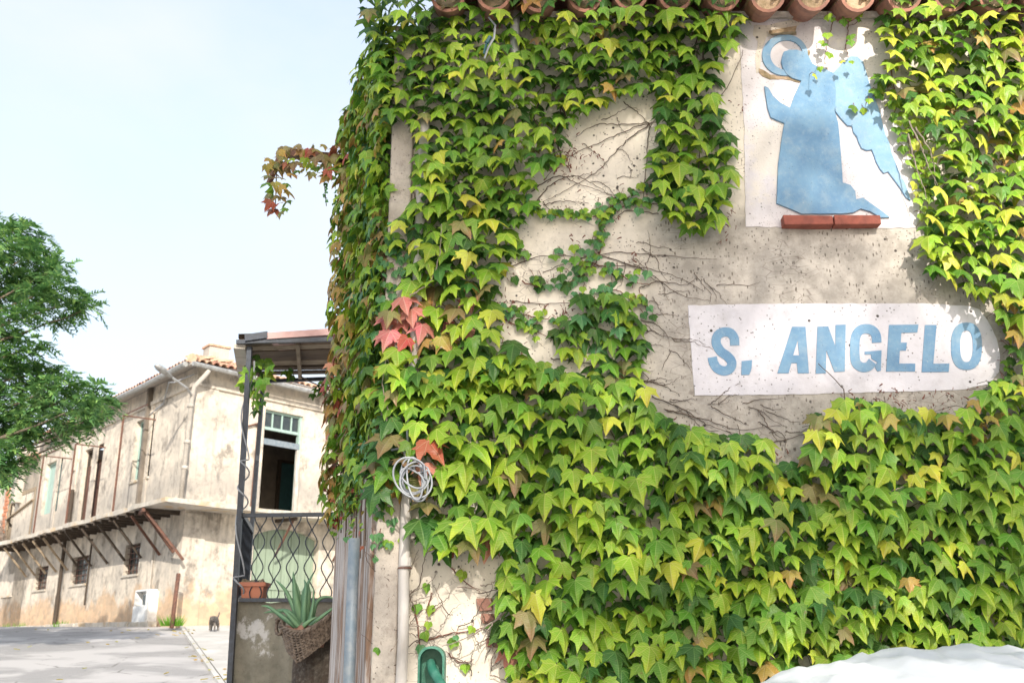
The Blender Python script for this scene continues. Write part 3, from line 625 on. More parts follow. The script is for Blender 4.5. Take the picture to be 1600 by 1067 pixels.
# leaning rusty post, kerb blocks, cat
p0 = at(268, 981, 27.9); p1 = at(279, 896, 28.2); m_ = MB(); m_.tube([p0, p1], .06, 10); tag(obj('leaning_post', m_, M['rust'], loc=p0, smooth=True), 'rusty iron post leaning against the corner of the farmhouse', 'post')
for i in range(9):
    m_ = MB(); s = .9 + i * 1.65; m_.pbox(FL, s, s + 1.6, .12 + random.uniform(0, .05), .42, 1.85, 2.14 + random.uniform(-.02, .03), jit=.02); o = bevel(obj('kerb_block', m_, M['slab'], H), .02)
gw = MB()
for (px_, py_) in ((268, 978), (272, 979), (262, 979), (96, 972), (14, 968), (90, 971), (36, 972)):
    base = at(px_, py_, 28.1) if px_ > 200 else FL.hit(px_, py_, .35)
    for k in range(40):
        a = random.uniform(0, 6.3); r_ = random.uniform(0, .22); q = Vector((math.cos(a) * r_, math.sin(a) * r_, 0)); hgt = random.uniform(.1, .35); base.z = 1.98
        gw.add([base + q, base + q + Vector((.03, 0, 0)), base + q * 1.8 + Vector((0, 0, hgt))], [(0, 1, 2)])
tag(obj('weeds', gw, LM['green'], recalc=False), 'tufts of weeds along the foot of the farmhouse wall', 'weeds', kind='stuff')
# ruined brick end of the wing
EB = thing('brick_outbuilding', 'ruined brick end building with a broken window at far left', 'building', FL.pt(LL + 2, 0, 1.98))
bx0, bx1 = LL + .05, LL + 6.5; zt = FL.sz(45, 718)[1] - .1
wo_ = rect(FL, 17, 768, 55, 838); wo_[2] = zS + .05; wo_[0] = max(wo_[0], bx0 + .2)
m_ = MB(); wall_cells(m_, FL, bx0, bx1, zB, zt, [wo_]); obj('wall', m_, M['far'], EB)
m_ = MB(); m_.pbox(FL, bx0, bx1 + .3, -3, .35, zt, zt + .12); obj('roof', m_, M['tile_pale'], EB)
m_ = MB(); m_.pbox(FL, bx0 + .05, bx1, -2.6, -2.5, zB, zt); m_.pbox(FL, bx1 - .1, bx1, -2.5, -.3, zB, zt - .02); obj('inner_wall', m_, M['brick_o'], EB)
f = MB(); frame_boxes(f, FL, wo_, .16, -.06, .02); f.bar(FL.pt(wo_[1] - .1, .03, wo_[2] + 1.25), FL.pt(wo_[0] + .1, .03, wo_[2] + 1.75), .12, .05); WN = obj('window', f, M['timber'], EB)
for k in range(4):
    w0 = wo_[0] + .17 + k * (wo_[1] - wo_[0] - .34) / 4; m_ = MB(); m_.pbox(FL, w0, w0 + (wo_[1] - wo_[0] - .4) / 4, -.1, -.06, wo_[2] + .1, wo_[2] + .9 + random.uniform(-.1, .1)); obj('plank', m_, M['timber'], WN)
bm_ = MB(); bm_.pbox(FL, 0, .5, 0, .06, 0, .13)
for r_ in range(20):
    for k in range(2):
        m_ = MB(); s = wo_[1] + .08 + k * .3 + (r_ % 2) * .12; z = zS + .1 + r_ * .16
        m_.pbox(FL, s, s + .27, 0, .03 + random.uniform(0, .02), z, z + .13, jit=.006); obj('brick', m_, M['brick_o'], EB)
tw = MB()
for k in range(40):
    p = FL.pt(wo_[1] - random.uniform(0, 1.0), .1, zS + .2); tw.tube([p, p + FL.n * random.uniform(0, .4) + Vector((0, 0, .5)) + FL.d * random.uniform(-.4, .3), p + FL.d * random.uniform(-.8, .6) + FL.n * .3 + Vector((0, 0, random.uniform(.2, 1.2)))], .012, 3)
tag(obj('dead_shrub', tw, M['stem_pale']), 'tangle of dead twigs hanging on the broken window of the brick building', 'dead plant', kind='stuff')

# cat walking towards the viewer by the farmhouse wall
cp = at(333, 985, 27.2); cp.z = gz(0, 27.2) + .04
me = bpy.data.meshes.new('cat'); dv = Vector((.12, -1, 0)).normalized(); sv = Vector((-dv.y, dv.x, 0))
def cpnt(f_, s_, z_): return cp * 0 + dv * f_ + sv * s_ + Vector((0, 0, z_))
cv = [(-.2, 0, .30, .085), (0, 0, .29, .09), (.17, 0, .30, .08), (.27, 0, .31, .055), (.35, 0, .29, .062), (.43, 0, .265, .028), (-.28, 0, .31, .03), (-.42, .03, .36, .02), (-.52, .04, .48, .016),
      (.17, .06, .2, .04), (.20, .065, .1, .024), (.21, .065, .015, .026), (.15, -.06, .2, .04), (.11, -.065, .1, .024), (.12, -.065, .015, .026),
      (-.2, .07, .19, .05), (-.26, .075, .1, .026), (-.22, .075, .015, .028), (-.2, -.07, .19, .05), (-.16, -.075, .1, .026), (-.12, -.075, .015, .028), (.34, .035, .36, .014), (.34, -.035, .36, .014)]
ce = [(0, 1), (1, 2), (2, 3), (3, 4), (4, 5), (0, 6), (6, 7), (7, 8), (2, 9), (9, 10), (10, 11), (2, 12), (12, 13), (13, 14), (0, 15), (15, 16), (16, 17), (0, 18), (18, 19), (19, 20), (4, 21), (4, 22)]
me.from_pydata([tuple(cpnt(*c[:3])) for c in cv], ce, []); me.materials.append(M['cat'])
cat = bpy.data.objects.new('cat', me); COL.objects.link(cat); cat.location = cp; cat.scale = (1.05,) * 3
sk = cat.modifiers.new('skin', 'SKIN'); 
for i, c in enumerate(cv): me.skin_vertices[0].data[i].radius = (c[3], c[3])
me.skin_vertices[0].data[0].use_root = True
sb = cat.modifiers.new('sub', 'SUBSURF'); sb.levels = 2; sb.render_levels = 2
tag(cat, 'small grey tabby cat walking on the pavement by the farmhouse wall', 'cat')

# ------------------------------------------------------------------ terrace with railing and canopy
TY = 8.5
tl = at(371, 940, TY); tz = tl.z; tr_x = at(560, 940, TY).x + 1.2
bk = Vector((-.33, 1.2, 0))                    # the side of the terrace runs back along this
T = thing('terrace_wall', 'low mossy concrete terrace wall with a white lime patch under the railing', 'wall', (tl.x, TY, gz(0, TY)))
m_ = MB(); z0 = gz(0, TY) - .1
fr = [(tl.x, TY), (tr_x, TY), (tr_x + bk.x * 4, TY + bk.y * 4), (tl.x + bk.x * 4, TY + bk.y * 4)]
nseg = 24
topf = [Vector((tl.x + (tr_x - tl.x) * i / nseg, TY + random.uniform(-.012, .012), tz + random.uniform(-.012, .012))) for i in range(nseg + 1)]
topb = [v + bk * 1 * 1.35 for v in topf]; botf = [Vector((v.x, TY + random.uniform(-.01, .01), z0)) for v in topf]
for i in range(nseg):
    m_.quad(topf[i], topf[i + 1], botf[i + 1], botf[i]); m_.quad(topf[i], topf[i + 1], topb[i + 1], topb[i])
m_.quad(topf[0], topb[0], topb[0] - Vector((0, 0, tz - z0)), botf[0]); m_.quad(topf[-1], topb[-1], topb[-1] - Vector((0, 0, tz - z0)), botf[-1]); m_.quad(topb[0], topb[-1], topb[-1] - Vector((0, 0, tz - z0)), topb[0] - Vector((0, 0, tz - z0)))
obj('retaining_wall', m_, M['concrete'], T)
RY = TY - .03
RL = thing('terrace_railing', 'black wrought iron railing with wavy bars on the terrace wall', 'railing', (tl.x, RY, tz))
zt_ = at(440, 805, RY).z; zb_ = at(440, 937, RY).z
pB = at(371, 1062, RY); pT = at(383, 540, RY)
m_ = MB(); m_.bar((at(372, 960, RY).x, RY - .02, z0), (at(383.5, 640, RY).x, RY - .02, pT.z - .02), .042, .042); obj('post', m_, M['iron'], RL)
xr = at(540, 803, RY).x
m_ = MB(); m_.bar((at(378, 805, RY).x, RY, zt_), (xr, RY, zt_ + .01), .035, .032); obj('top_rail', m_, M['iron'], RL)
m_ = MB(); m_.bar((at(374, 938, RY).x, RY, zb_), (xr, RY, zb_), .035, .03); obj('bottom_rail', m_, M['iron'], RL)
H_ = zt_ - zb_; P_ = H_ / 3.35; A_ = at(430, 870, RY).x - at(420.5, 870, RY).x
for cpx in (403, 430, 457.5, 485, 512):
    cx = at(cpx, 870, RY).x
    for sg in (-1, 1):
        pts = []
        for i in range(57):
            z = zt_ - H_ * i / 56; ph = (zt_ - z) / P_ ; pts.append((cx + sg * (.004 + A_ * .88 * (.5 + .5 * math.cos(2 * math.pi * (ph - .08))) ** .8), RY, z))
        m_ = MB(); m_.tube(pts, .0052, 5); obj('wavy_bar', m_, M['iron'], RL)
b0 = at(402, 700, TY + 1.2)
sx0 = at(378, 805, RY).x; side = (b0.x - sx0, b0.y - RY)
m_ = MB(); m_.bar((sx0, RY, zt_), (b0.x, b0.y, zt_), .045, .045); obj('top_rail', m_, M['iron'], RL)
m_ = MB(); m_.bar((sx0, RY, zb_), (b0.x, b0.y, zb_), .035, .03); obj('bottom_rail', m_, M['iron'], RL)
for k in range(8):
    for sg in (-1, 1):
        pts = []
        for i in range(41):
            z = zt_ - H_ * i / 40; u = (k + .5) / 8 + sg * .055 * (.5 + .5 * math.cos(2 * math.pi * ((zt_ - z) / P_ - .08)))
            pts.append((sx0 + side[0] * u, RY + side[1] * u, z))
        m_ = MB(); m_.tube(pts, .011, 5); obj('wavy_bar', m_, M['iron'], RL)
# canopy
cz = at(440, 541, TY).z; CB = at(387, 588, TY + 1.2)
CN = thing('terrace_canopy', 'lean-to canopy of weathered boards with a pink roof sheet over the terrace', 'canopy', (tl.x, TY, cz))
cf0 = Vector((at(371, 536, TY - .1).x, TY - .1, cz + .02)); cf1 = Vector((at(600, 530, TY - .1).x, TY - .1, cz + .07))
zbk = at(440, 590, TY + 1.2).z
cb0 = Vector((at(385, 590, TY + 1.2).x - .05, TY + 1.25, zbk + .03)); cb1 = Vector((cf1.x - .3, TY + 1.25, zbk + .05))
nb = 7
for i in range(nb):
    u0, u1 = i / nb + .01, (i + .86) / nb
    a, b, c, d = cf0.lerp(cb0, u0), cf1.lerp(cb1, u0), cf1.lerp(cb1, u1), cf0.lerp(cb0, u1)
    dz = Vector((0, 0, random.uniform(-.02, .015))); dw = Vector((0, 0, .022))
    m_ = MB(); m_.add([a + dz, b + dz, c, d, a + dz + dw, b + dz + dw, c + dw, d + dw], [(0, 1, 2, 3), (4, 5, 6, 7), (0, 1, 5, 4), (1, 2, 6, 5), (2, 3, 7, 6), (3, 0, 4, 7)]); obj('board', m_, M['timber' if i % 3 == 1 else 'slat'], CN)
m_ = MB(); up_ = Vector((0, 0, .05)); nc = 40; lift = []
for i in range(nc + 1):
    u = i / nc; zz = Vector((0, 0, .06 + .018 * math.sin(u * math.pi * 2 * 14)))
    lift.append((cf0.lerp(cb0, u) + zz, cf1.lerp(cb1, u) + zz))
for i in range(nc): m_.quad(lift[i][0], lift[i][1], lift[i + 1][1], lift[i + 1][0])
obj('roof_sheet', m_, M['darkwood'], CN)
m_ = MB(); a = Vector((at(384, 534, TY - .12).x, TY - .12, cz + .03)); b = Vector((at(419, 533, TY - .12).x, TY - .12, cz + .06)); m_.bar(a, b, .09, .06)
m_.bar(cf0 + Vector((0, -.03, -.02)), cf1 + Vector((0, -.03, -.03)), .03, .035); obj('front_beam', m_, M['iron'], CN)
m_ = MB(); pz = []
for i in range(17):
    u = i / 16; x0 = at(417, 530, TY - .16).x; x = x0 + (cf1.x - x0) * u; pz.append((x, cz + .02 + .07 * u, cz + .05 + .08 * min(1, .35 + u * .9)))
for i in range(16):
    for yo in (0,):
        a, b = pz[i], pz[i + 1]; Y0 = TY - .16
        m_.add([(a[0], Y0, a[1]), (b[0], Y0, b[1]), (b[0], Y0, b[2]), (a[0], Y0, a[2]), (a[0], Y0 + 1.0, a[1] + .06), (b[0], Y0 + 1.0, b[1] + .06), (b[0], Y0 + 1.0, b[2] + .03), (a[0], Y0 + 1.0, a[2] + .03)], [(0, 1, 2, 3), (3, 2, 6, 7), (0, 1, 5, 4)])
obj('roof_edge', m_, M['pinktile'], CN)
m_ = MB(); m_.bar(cf0 + Vector((.02, 0, -.05)), cb0 + Vector((.02, 0, -.05)), .1, .04); obj('side_board', m_, M['slab'], CN)
m_ = MB(); m_.bar(cb0 + Vector((.1, 0, -.06)), cb1 + Vector((0, 0, -.03)), .035, .035); obj('rear_beam', m_, M['iron'], CN)
m_ = MB(); a = at(465, 536, TY); b = at(469, 590, TY + 1.2); m_.bar(a, b, .035, .035); obj('rafter', m_, M['timber'], CN)
m_ = MB(); m_.bar((b0.x, b0.y, tz - .3), (b0.x + .01, b0.y, zbk), .036, .036); obj('rear_post', m_, M['iron'], CN)
# pale cord wound on the posts
m_ = MB(); pts = []
for i in range(120):
    z = cz - .15 - (cz - zb_ - .1) * i / 119; ang = i * .45 if 50 < i < 75 or i > 105 else i * .12
    xx = at(383.5, 640, RY).x + (at(374, 960, RY).x - at(383.5, 640, RY).x) * (cz - z) / (cz - zb_) * .8
    pts.append((xx + .045 * math.cos(ang), RY - .02 + .05 * math.sin(ang), z))
m_.tube(pts, .007, 5); tag(obj('cord', m_, M['cable']), 'pale cord wound round the front post of the terrace canopy', 'cord')
# flower box on the wall
bx = at(396, 942, TY + .05); FB = thing('flower_box', 'terracotta coloured flower box with dry soil at the railing corner', 'planter', (bx.x, TY + .04, tz))
m_ = MB(); hw, hd, hh = .098, .09, .15
for (s, z) in ((.84, 0), (1, hh)):
    for sx, sy in ((-1, -1), (1, -1), (1, 1), (-1, 1)): m_.v.append((bx.x + sx * hw * s, TY + .06 + sy * hd * s, tz + z))
for (s, z) in ((.9, hh), (.9, hh - .03)):
    for sx, sy in ((-1, -1), (1, -1), (1, 1), (-1, 1)): m_.v.append((bx.x + sx * hw * s, TY + .06 + sy * hd * s, tz + z))
for r_ in (0, 4, 8):
    for j in range(4): m_.f.append((r_ + j, r_ + (j + 1) % 4, r_ + 4 + (j + 1) % 4, r_ + 4 + j)); m_.m.append(0)
m_.f.append((0, 1, 2, 3)); m_.m.append(0); bevel(obj('box', m_, M['terracotta'], FB), .004)
m_ = MB(); m_.box((bx.x, TY + .06 - hd * 1.03, tz + hh - .01), (hw * 2.16, .02, .035)); m_.box((bx.x - hw * 1.03, TY + .06, tz + hh - .01), (.02, hd * 2.16, .035)); m_.box((bx.x + hw * 1.03, TY + .06, tz + hh - .01), (.02, hd * 2.16, .035)); bevel(obj('rim', m_, M['terracotta'], FB), .004)
m_ = MB(); m_.add([(bx.x - hw * .88, TY + .06 - hd * .88, tz + hh - .02), (bx.x + hw * .88, TY + .06 - hd * .88, tz + hh - .02), (bx.x + hw * .88, TY + .06 + hd * .88, tz + hh - .02), (bx.x - hw * .88, TY + .06 + hd * .88, tz + hh - .02)], [(0, 1, 2, 3)])
for k in range(14): m_.box((bx.x + random.uniform(-.8, .8) * hw, TY + .06 + random.uniform(-.8, .8) * hd, tz + hh), (.05, .05, .035), Euler((random.random(), random.random(), random.random())).to_matrix())
obj('soil', m_, M['soil'], FB)

# ------------------------------------------------------------------ stump, basket, aloe
SY = 6.75
sc_ = at(492, 1010, SY); ST = thing('tree_stump', 'dark mossy tree stump standing against the terrace wall', 'stump', (sc_.x, SY, gz(0, SY)))
m_ = MB(); n = 28; b0_ = len(m_.v); zs_ = [gz(0, SY) - .05, .5, .9, 1.2, 1.45, 1.62, 1.66]
for zi, z in enumerate(zs_):
    for j in range(n):
        a = 2 * math.pi * j / n; r_ = .158 * (1.12 - .08 * min(1, z / 1.5)) * (1 + .07 * math.sin(a * 3 + 1) + .04 * math.sin(a * 7) + random.uniform(-.02, .02)) * (.93 if zi == 6 else 1); m_.v.append((sc_.x + .02 + math.cos(a) * r_, SY + math.sin(a) * r_, z))
for i in range(6):
    for j in range(n): m_.f.append((i * n + j, i * n + (j + 1) % n, (i + 1) * n + (j + 1) % n, (i + 1) * n + j)); m_.m.append(0)
m_.f.append(tuple(6 * n + j for j in range(n))); m_.m.append(0); obj('trunk', m_, M['bark'], ST, smooth=False)
BYc = 6.55
def bp(px, py, dy=0): return at(px, py, BYc + dy)
BK = thing('wicker_basket', 'old grey wicker basket tipped over the stump holding an aloe pot', 'basket', bp(480, 1020))
# basket body: half ring sagging around the pot; each weaver strand follows the front
cl = bp(438, 968); cr = bp(524, 950); bb = bp(462, 1030)
def bk_pt(u, v, o=0):          # u 0..1 left to right along the front, v 0 rim .. 1 bottom
    px = 437 + 88 * u; rim = 990 - 2 * math.sin(u * 3.14) * 0 - 38 * u ** 1.6 + 14 * math.sin(min(1, u * 2.2) * 1.57) - 12
    bot = 1036 - 62 * max(0, u - .2) ** 1.15 if u > .2 else 1036 - (.2 - u) * 90
    pxx = px + (1 - u) * 12 * v * 1.0 + (0 if u < .9 else 0)
    y = rim + (bot - rim) * v; dep = -.17 * math.sin(math.pi * min(1, max(0, u))) ** .7 * (1 - .25 * v) - o
    return bp(pxx, y + 6 * math.sin(math.pi * u) * (1 - v), dep)
body = MB(); nu, nv = 48, 11
for i in range(nv):
    v_ = (i + .5) / nv; pts = []
    for j in range(nu + 1):
        u = j / nu; o_ = .006 * math.sin(j * math.pi / 2 + (i % 2) * math.pi); pts.append(bk_pt(u, v_, o_))
    m_ = MB(); m_.tube(pts, .0062, 5); obj('weaver', m_, M['wicker'], BK)
for j in range(13):
    u = (j + .5) / 13; m_ = MB(); m_.tube([bk_pt(u, v_ / 8, .001) for v_ in range(9)], .006, 5); obj('stake', m_, M['wicker'], BK)
for k in range(3):
    pts = [bk_pt(j / 40, -.03, 0) + Vector((0, .012 * math.sin(j * .9 + k * 2.1), .012 * math.cos(j * .9 + k * 2.1))) for j in range(41)]
    m_ = MB(); m_.tube(pts, .0085, 5); obj('rim_strand', m_, M['wicker'], BK)
for (uu, rr) in ((0.0, 10), (1.0, 10)):
    for k in range(3):
        c0 = bk_pt(uu, 0); pts = [c0 + Vector((.028 * math.cos(a * .6 + k), .04 * math.sin(a * .5) , .05 * math.sin(a * .6 + k) - .0)) for a in range(12)]
        m_ = MB(); m_.tube(pts, .01, 5); obj('handle_twist', m_, M['wicker'], BK)
m_ = MB()
for i in range(nu):
    for k_ in range(6): m_.quad(bk_pt(i / nu, k_ / 6, -.016), bk_pt((i + 1) / nu, k_ / 6, -.016), bk_pt((i + 1) / nu, (k_ + 1) / 6, -.016), bk_pt(i / nu, (k_ + 1) / 6, -.016))
obj('lining', m_, M['darkwood'], BK)
pc = bp(478, 998, .06); AP = thing('aloe_pot', 'aloe with long green pointed leaves in a pale clay pot inside the basket', 'potted plant', pc)
m_ = MB(); m_.lathe((pc.x, pc.y, pc.z), [(.0, -.05), (.115, -.05), (.135, .045), (.148, .05), (.152, .08), (.14, .083), (.13, .055), (0, .055)], 28); obj('pot', m_, M['terracotta_p'], AP, smooth=False)
ab = bp(476, 975, .0)
def aloe_leaf(pts, w0):
    P = [bp(*p) for p in pts]; n_ = 14; m_ = MB(); C = []
    for i in range(n_ + 1):
        t_ = i / n_ * (len(P) - 1); k_ = min(int(t_), len(P) - 2); f_ = t_ - k_
        p0, p1, p2, p3 = P[max(k_ - 1, 0)], P[k_], P[k_ + 1], P[min(k_ + 2, len(P) - 1)]
        C.append(.5 * ((2 * p1) + (p2 - p0) * f_ + (2 * p0 - 5 * p1 + 4 * p2 - p3) * f_ ** 2 + (3 * p1 - p0 - 3 * p2 + p3) * f_ ** 3))
    for i, p in enumerate(C):
        t_ = (C[min(i + 1, n_)] - C[max(i - 1, 0)]).normalized(); s_ = t_.cross(Vector((0, -1, 0))).normalized(); q_ = s_.cross(t_)
        w_ = w0 * .76 * (1 - (i / n_) ** 1.5) + .001; th_ = w_ * .38
        for (a_, b_) in ((-1, .25), (-.55, -.5), (0, -.8), (.55, -.5), (1, .25), (0, .75)): m_.v.append(tuple(p + s_ * (a_ * w_) + q_ * (b_ * th_)))
    for i in range(n_):
        for j in range(6): m_.f.append((i * 6 + j, i * 6 + (j + 1) % 6, (i + 1) * 6 + (j + 1) % 6, (i + 1) * 6 + j)); m_.m.append(0)
    obj('leaf', m_, M['aloe'], AP, smooth=True)
for pts, w_ in (([(470, 970), (462, 930, -.02), (458, 892, -.03)], .040), ([(478, 972), (482, 930), (481, 912, .02), (491, 895, .03)], .026), ([(466, 968), (448, 925, .03), (430, 905, .05)], .022),
               ([(474, 972, -.03), (476, 940, -.04), (478, 915, -.02), (475, 905, 0)], .026), ([(483, 974, -.04), (489, 945, -.03), (490, 918, -.02)], .02),
               ([(468, 976, -.06), (450, 955, -.07), (425, 955, -.04), (412, 957, -.02)], .02), ([(462, 978, -.08), (440, 962, -.10), (420, 948, -.08), (408, 946, -.06)], .022),
               ([(466, 978, -.09), (452, 962, -.11), (440, 950, -.10)], .024), ([(486, 974, 0), (495, 940, .02), (512, 932, .03), (526, 938, .02)], .02),
               ([(482, 980, -.07), (500, 965, -.08), (520, 950, -.05), (526, 946, -.04)], .018), ([(474, 978, -.1), (486, 968, -.12), (496, 963, -.12)], .02), ([(470, 972, .06), (468, 935, .08), (463, 910, .09)], .028), ([(478, 972, .05), (473, 930, .05), (484, 905, .07)], .02)):
    aloe_leaf([p if len(p) == 3 else p + (0,) for p in pts], w_)
# ------------------------------------------------------------------ ivy covered front house
WY = 5.0
cx0 = at(588, 950, WY).x; sxF = at(531, 950, 6.2)
FW = Plane((cx0, WY), (1, 0)); SWl = Plane((cx0, WY), (sxF.x - cx0, sxF.y - WY))
SL_len = math.hypot(sxF.x - cx0, sxF.y - WY)
zEv = at(1270, 12, 4.78).z + .012
HS = thing('ivy_covered_house', 'cream plastered house front with a terracotta tiled eave, overgrown with ivy', 'house', (cx0, WY, 0))
m_ = MB(); nx, nz = 60, 40; W_ = 8.0
for j in range(nz + 1):
    for i in range(nx + 1):
        x = W_ * i / nx; z = zEv * j / nz; m_.v.append((cx0 + x, WY, z))
for j in range(nz):
    for i in range(nx): a = j * (nx + 1) + i; m_.f.append((a, a + 1, a + nx + 2, a + nx + 1)); m_.m.append(0)
obj('wall', m_, M['wall'], HS, smooth=True, recalc=False)
m_ = MB(); m_.quad(FW.pt(0, -.0, 0), SWl.pt(SL_len, 0, 0), SWl.pt(SL_len, 0, zEv), FW.pt(0, -.0, zEv))
e0 = SWl.pt(SL_len, 0, 0); m_.quad(e0, (e0.x, 11, 0), (e0.x, 11, zEv), (e0.x, e0.y, zEv)); m_.quad((e0.x, 11, 0), (cx0 + W_, 11, 0), (cx0 + W_, 11, zEv), (e0.x, 11, zEv)); m_.quad((cx0 + W_, 11, 0), (cx0 + W_, WY, 0), (cx0 + W_, WY, zEv), (cx0 + W_, 11, zEv))
obj('side_wall', m_, M['cement'], HS)
pw = at(634, 600, WY).x - cx0
m_ = MB(); m_.box((cx0 + pw / 2 - .006, WY + .05, zEv / 2), (pw + .012, .17, zEv)); bevel(obj('corner_pilaster', m_, M['cement'], HS), .012, 3)
# roof sheet and eave tiles
rs = math.tan(R(17)); ey = 4.76
m_ = MB(); m_.add([(cx0 + .1, ey + .2, zEv + .05), (cx0 + W_ + .3, ey + .2, zEv + .05), (cx0 + W_ + .3, 9, zEv + 4.3 * rs), (cx0 + .1, 9, zEv + 4.3 * rs), (cx0 + .1, ey + .2, zEv + .09), (cx0 + W_ + .3, ey + .2, zEv + .09), (cx0 + W_ + .3, 9, zEv + .1 + 4.3 * rs), (cx0 + .1, 9, zEv + .1 + 4.3 * rs)], [(0, 1, 2, 3), (4, 5, 6, 7), (0, 1, 5, 4), (1, 2, 6, 5), (2, 3, 7, 6), (3, 0, 4, 7)])
RF2 = obj('roof', m_, M['mortar'], HS)
pan = tile_mesh('pan_tile', [M['tile'], M['tile_in']], L=.5, r0=.098, r1=.08, th=.018, seg=8, down=True); cov = tile_mesh('cover_tile', [M['tile'], M['tile']], L=.5, r0=.092, r1=.075, th=.017, seg=8)
rot = Matrix.Rotation(math.atan(rs), 4, 'X'); tx0 = at(1201, 10, ey).x; pitch_ = (at(1344, 10, ey).x - tx0) / 2
for k in range(-10, 22):
    x = tx0 + k * pitch_ + random.uniform(-.006, .006)
    if x < cx0 + .2 or x > cx0 + 6: continue
    px_k = 800 + FPX * x / (ey * CP + (zEv - 1.6) * SP)
    for r_ in range(0, 3):
        inst(pan, 'tile', RF2, Matrix.Translation((x, ey + r_ * .40 + random.uniform(-.015, .015), zEv + .06 + r_ * .40 * rs + r_ * .006)) @ rot @ Matrix.Rotation(random.uniform(-.05, .05), 4, 'Y'))
        inst(cov, 'tile', RF2, Matrix.Translation((x + pitch_ / 2, ey + .03 + r_ * .40 + random.uniform(-.015, .015), zEv + .065 + r_ * .40 * rs + r_ * .006)) @ rot)
for k in range(-10, 22):
    x = tx0 + k * pitch_
    if x < cx0 + .2 or x > cx0 + 6: continue
    m_ = MB(); n = 8; fr_ = []; bk_ = []
    for q in range(n + 1):
        a = math.pi * q / n; r_ = .088 * random.uniform(.85, 1.0); fr_.append(Vector((x + math.cos(a) * r_, ey + random.uniform(.05, .09), zEv + .075 - math.sin(a) * .072))); 
    for q in range(n - 1, 0, -1):
        a = math.pi * q / n; fr_.append(Vector((x + math.cos(a) * .085, ey + random.uniform(.06, .10), zEv + .085 + math.sin(a) * random.uniform(.03, .07))))
    bk_ = [v + Vector((0, .3, .09)) for v in fr_]; m_.prism(fr_, bk_); obj('mortar_fill', m_, M['tile_in'], RF2)
# chipped ledge stub above the halo
m_ = MB(); a = at(1208, 52, WY); m_.box((a.x + .05, WY - .015, a.z), (.14, .03, .03), Euler((0, -.12, 0)).to_matrix(), jit=.012); obj('broken_brick', m_, M['tile_in'], HS)
# exposed bricks low on the wall
for (px, py, w_, h_) in ((757, 944, 22, 18), (763, 966, 20, 12), (800, 1000, 30, 14), (806, 1018, 34, 14), (773, 1003, 24, 14)):
    a = at(px, py, WY); m_ = MB(); m_.box((a.x, WY - .0, a.z), (w_ / 311, .05, h_ / 311), None, jit=.006); bevel(obj('brick', m_, M['brick_d'], HS), .005)

def relief(name, loops, t, thick, mat, parent, lo=None, bev=.0015):
    base = at(loops[0][0][0], loops[0][0][1], WY)
    cu = bpy.data.curves.new(name, 'CURVE'); cu.dimensions = '2D'; cu.fill_mode = 'BOTH'; cu.extrude = thick / 2; cu.bevel_depth = bev; cu.bevel_resolution = 1
    for L in loops:
        sp = cu.splines.new('POLY'); sp.points.add(len(L) - 1); sp.use_cyclic_u = True
        for p, (x, y) in zip(sp.points, L):
            a = at(x, y, WY); p.co = (a.x - base.x, a.z - base.z, 0, 1)
    tmp = bpy.data.objects.new('tmp', cu); COL.objects.link(tmp); bpy.context.view_layer.update()
    me = bpy.data.meshes.new_from_object(tmp.evaluated_get(bpy.context.evaluated_depsgraph_get())); bpy.data.objects.remove(tmp)
    me.name = name; me.materials.clear(); me.materials.append(mat)
    o = bpy.data.objects.new(name, me); COL.objects.link(o); off = wloc(parent) if parent else Vector()
    o.location = Vector((base.x, WY - t - thick / 2, base.z)) - off; o.rotation_euler = (math.pi / 2, 0, 0)
    if parent: o.parent = parent
    return o
def smooth_loop(L, n=4, jit=0.0):
    out = []; k = len(L)
    for i in range(k):
        p0, p1, p2, p3 = [Vector((*L[(i + d) % k], 0)) for d in (-1, 0, 1, 2)]
        for j in range(n):
            f = j / n; v = .5 * ((2 * p1) + (p2 - p0) * f + (2 * p0 - 5 * p1 + 4 * p2 - p3) * f * f + (3 * p1 - p0 - 3 * p2 + p3) * f ** 3)
            out.append((v.x + random.uniform(-jit, jit), v.y + random.uniform(-jit, jit)))
    return out
def rough_loop(L, step=9, jit=.8):
    out = []; k = len(L)
    for i in range(k):
        a = Vector(L[i]); b = Vector(L[(i + 1) % k]); n = max(1, int((b - a).length / step))
        for j in range(n): v = a.lerp(b, j / n); out.append((v.x + random.uniform(-jit, jit), v.y + random.uniform(-jit, jit)))
    return out
Z8 = lambda pts: [(1120 + x / 2.883, y / 2.883) for x, y in pts]
Z1 = lambda pts: [(1050 + x / 2.909, 450 + y / 2.909) for x, y in pts]
AN = thing('angel_relief', 'blue winged praying figure with a halo in relief on a whitewashed wall panel', 'wall relief', at(1290, 330, WY))
relief('panel', [rough_loop([(1152, 32), (1180, 26), (1300, 30), (1385, 28), (1402, 60), (1412, 180), (1425, 260), (1440, 300), (1432, 356), (1290, 357), (1165, 354), (1163, 200), (1158, 100)])], .0002, .0022, M['panel2'], AN)
robe = Z8([(292, 262), (300, 243), (325, 233), (358, 233), (388, 243), (412, 262), (428, 296), (448, 308), (480, 318), (522, 338), (533, 420), (527, 506), (543, 560), (550, 640), (557, 730), (562, 828), (598, 840), (619, 868), (622, 905), (655, 897), (700, 930), (742, 960), (772, 982), (735, 985), (690, 958), (645, 945), (612, 962), (560, 968), (380, 968), (330, 945), (268, 920), (271, 820), (276, 740), (290, 640), (302, 560), (270, 548), (240, 534), (227, 490), (217, 430), (213, 396), (228, 404), (250, 440), (285, 472), (328, 494), (345, 440), (378, 370), (338, 358), (312, 340), (296, 312), (289, 285)])
relief('robed_figure', [rough_loop(robe, 14, .35)], .004, .011, M['blue'], AN)
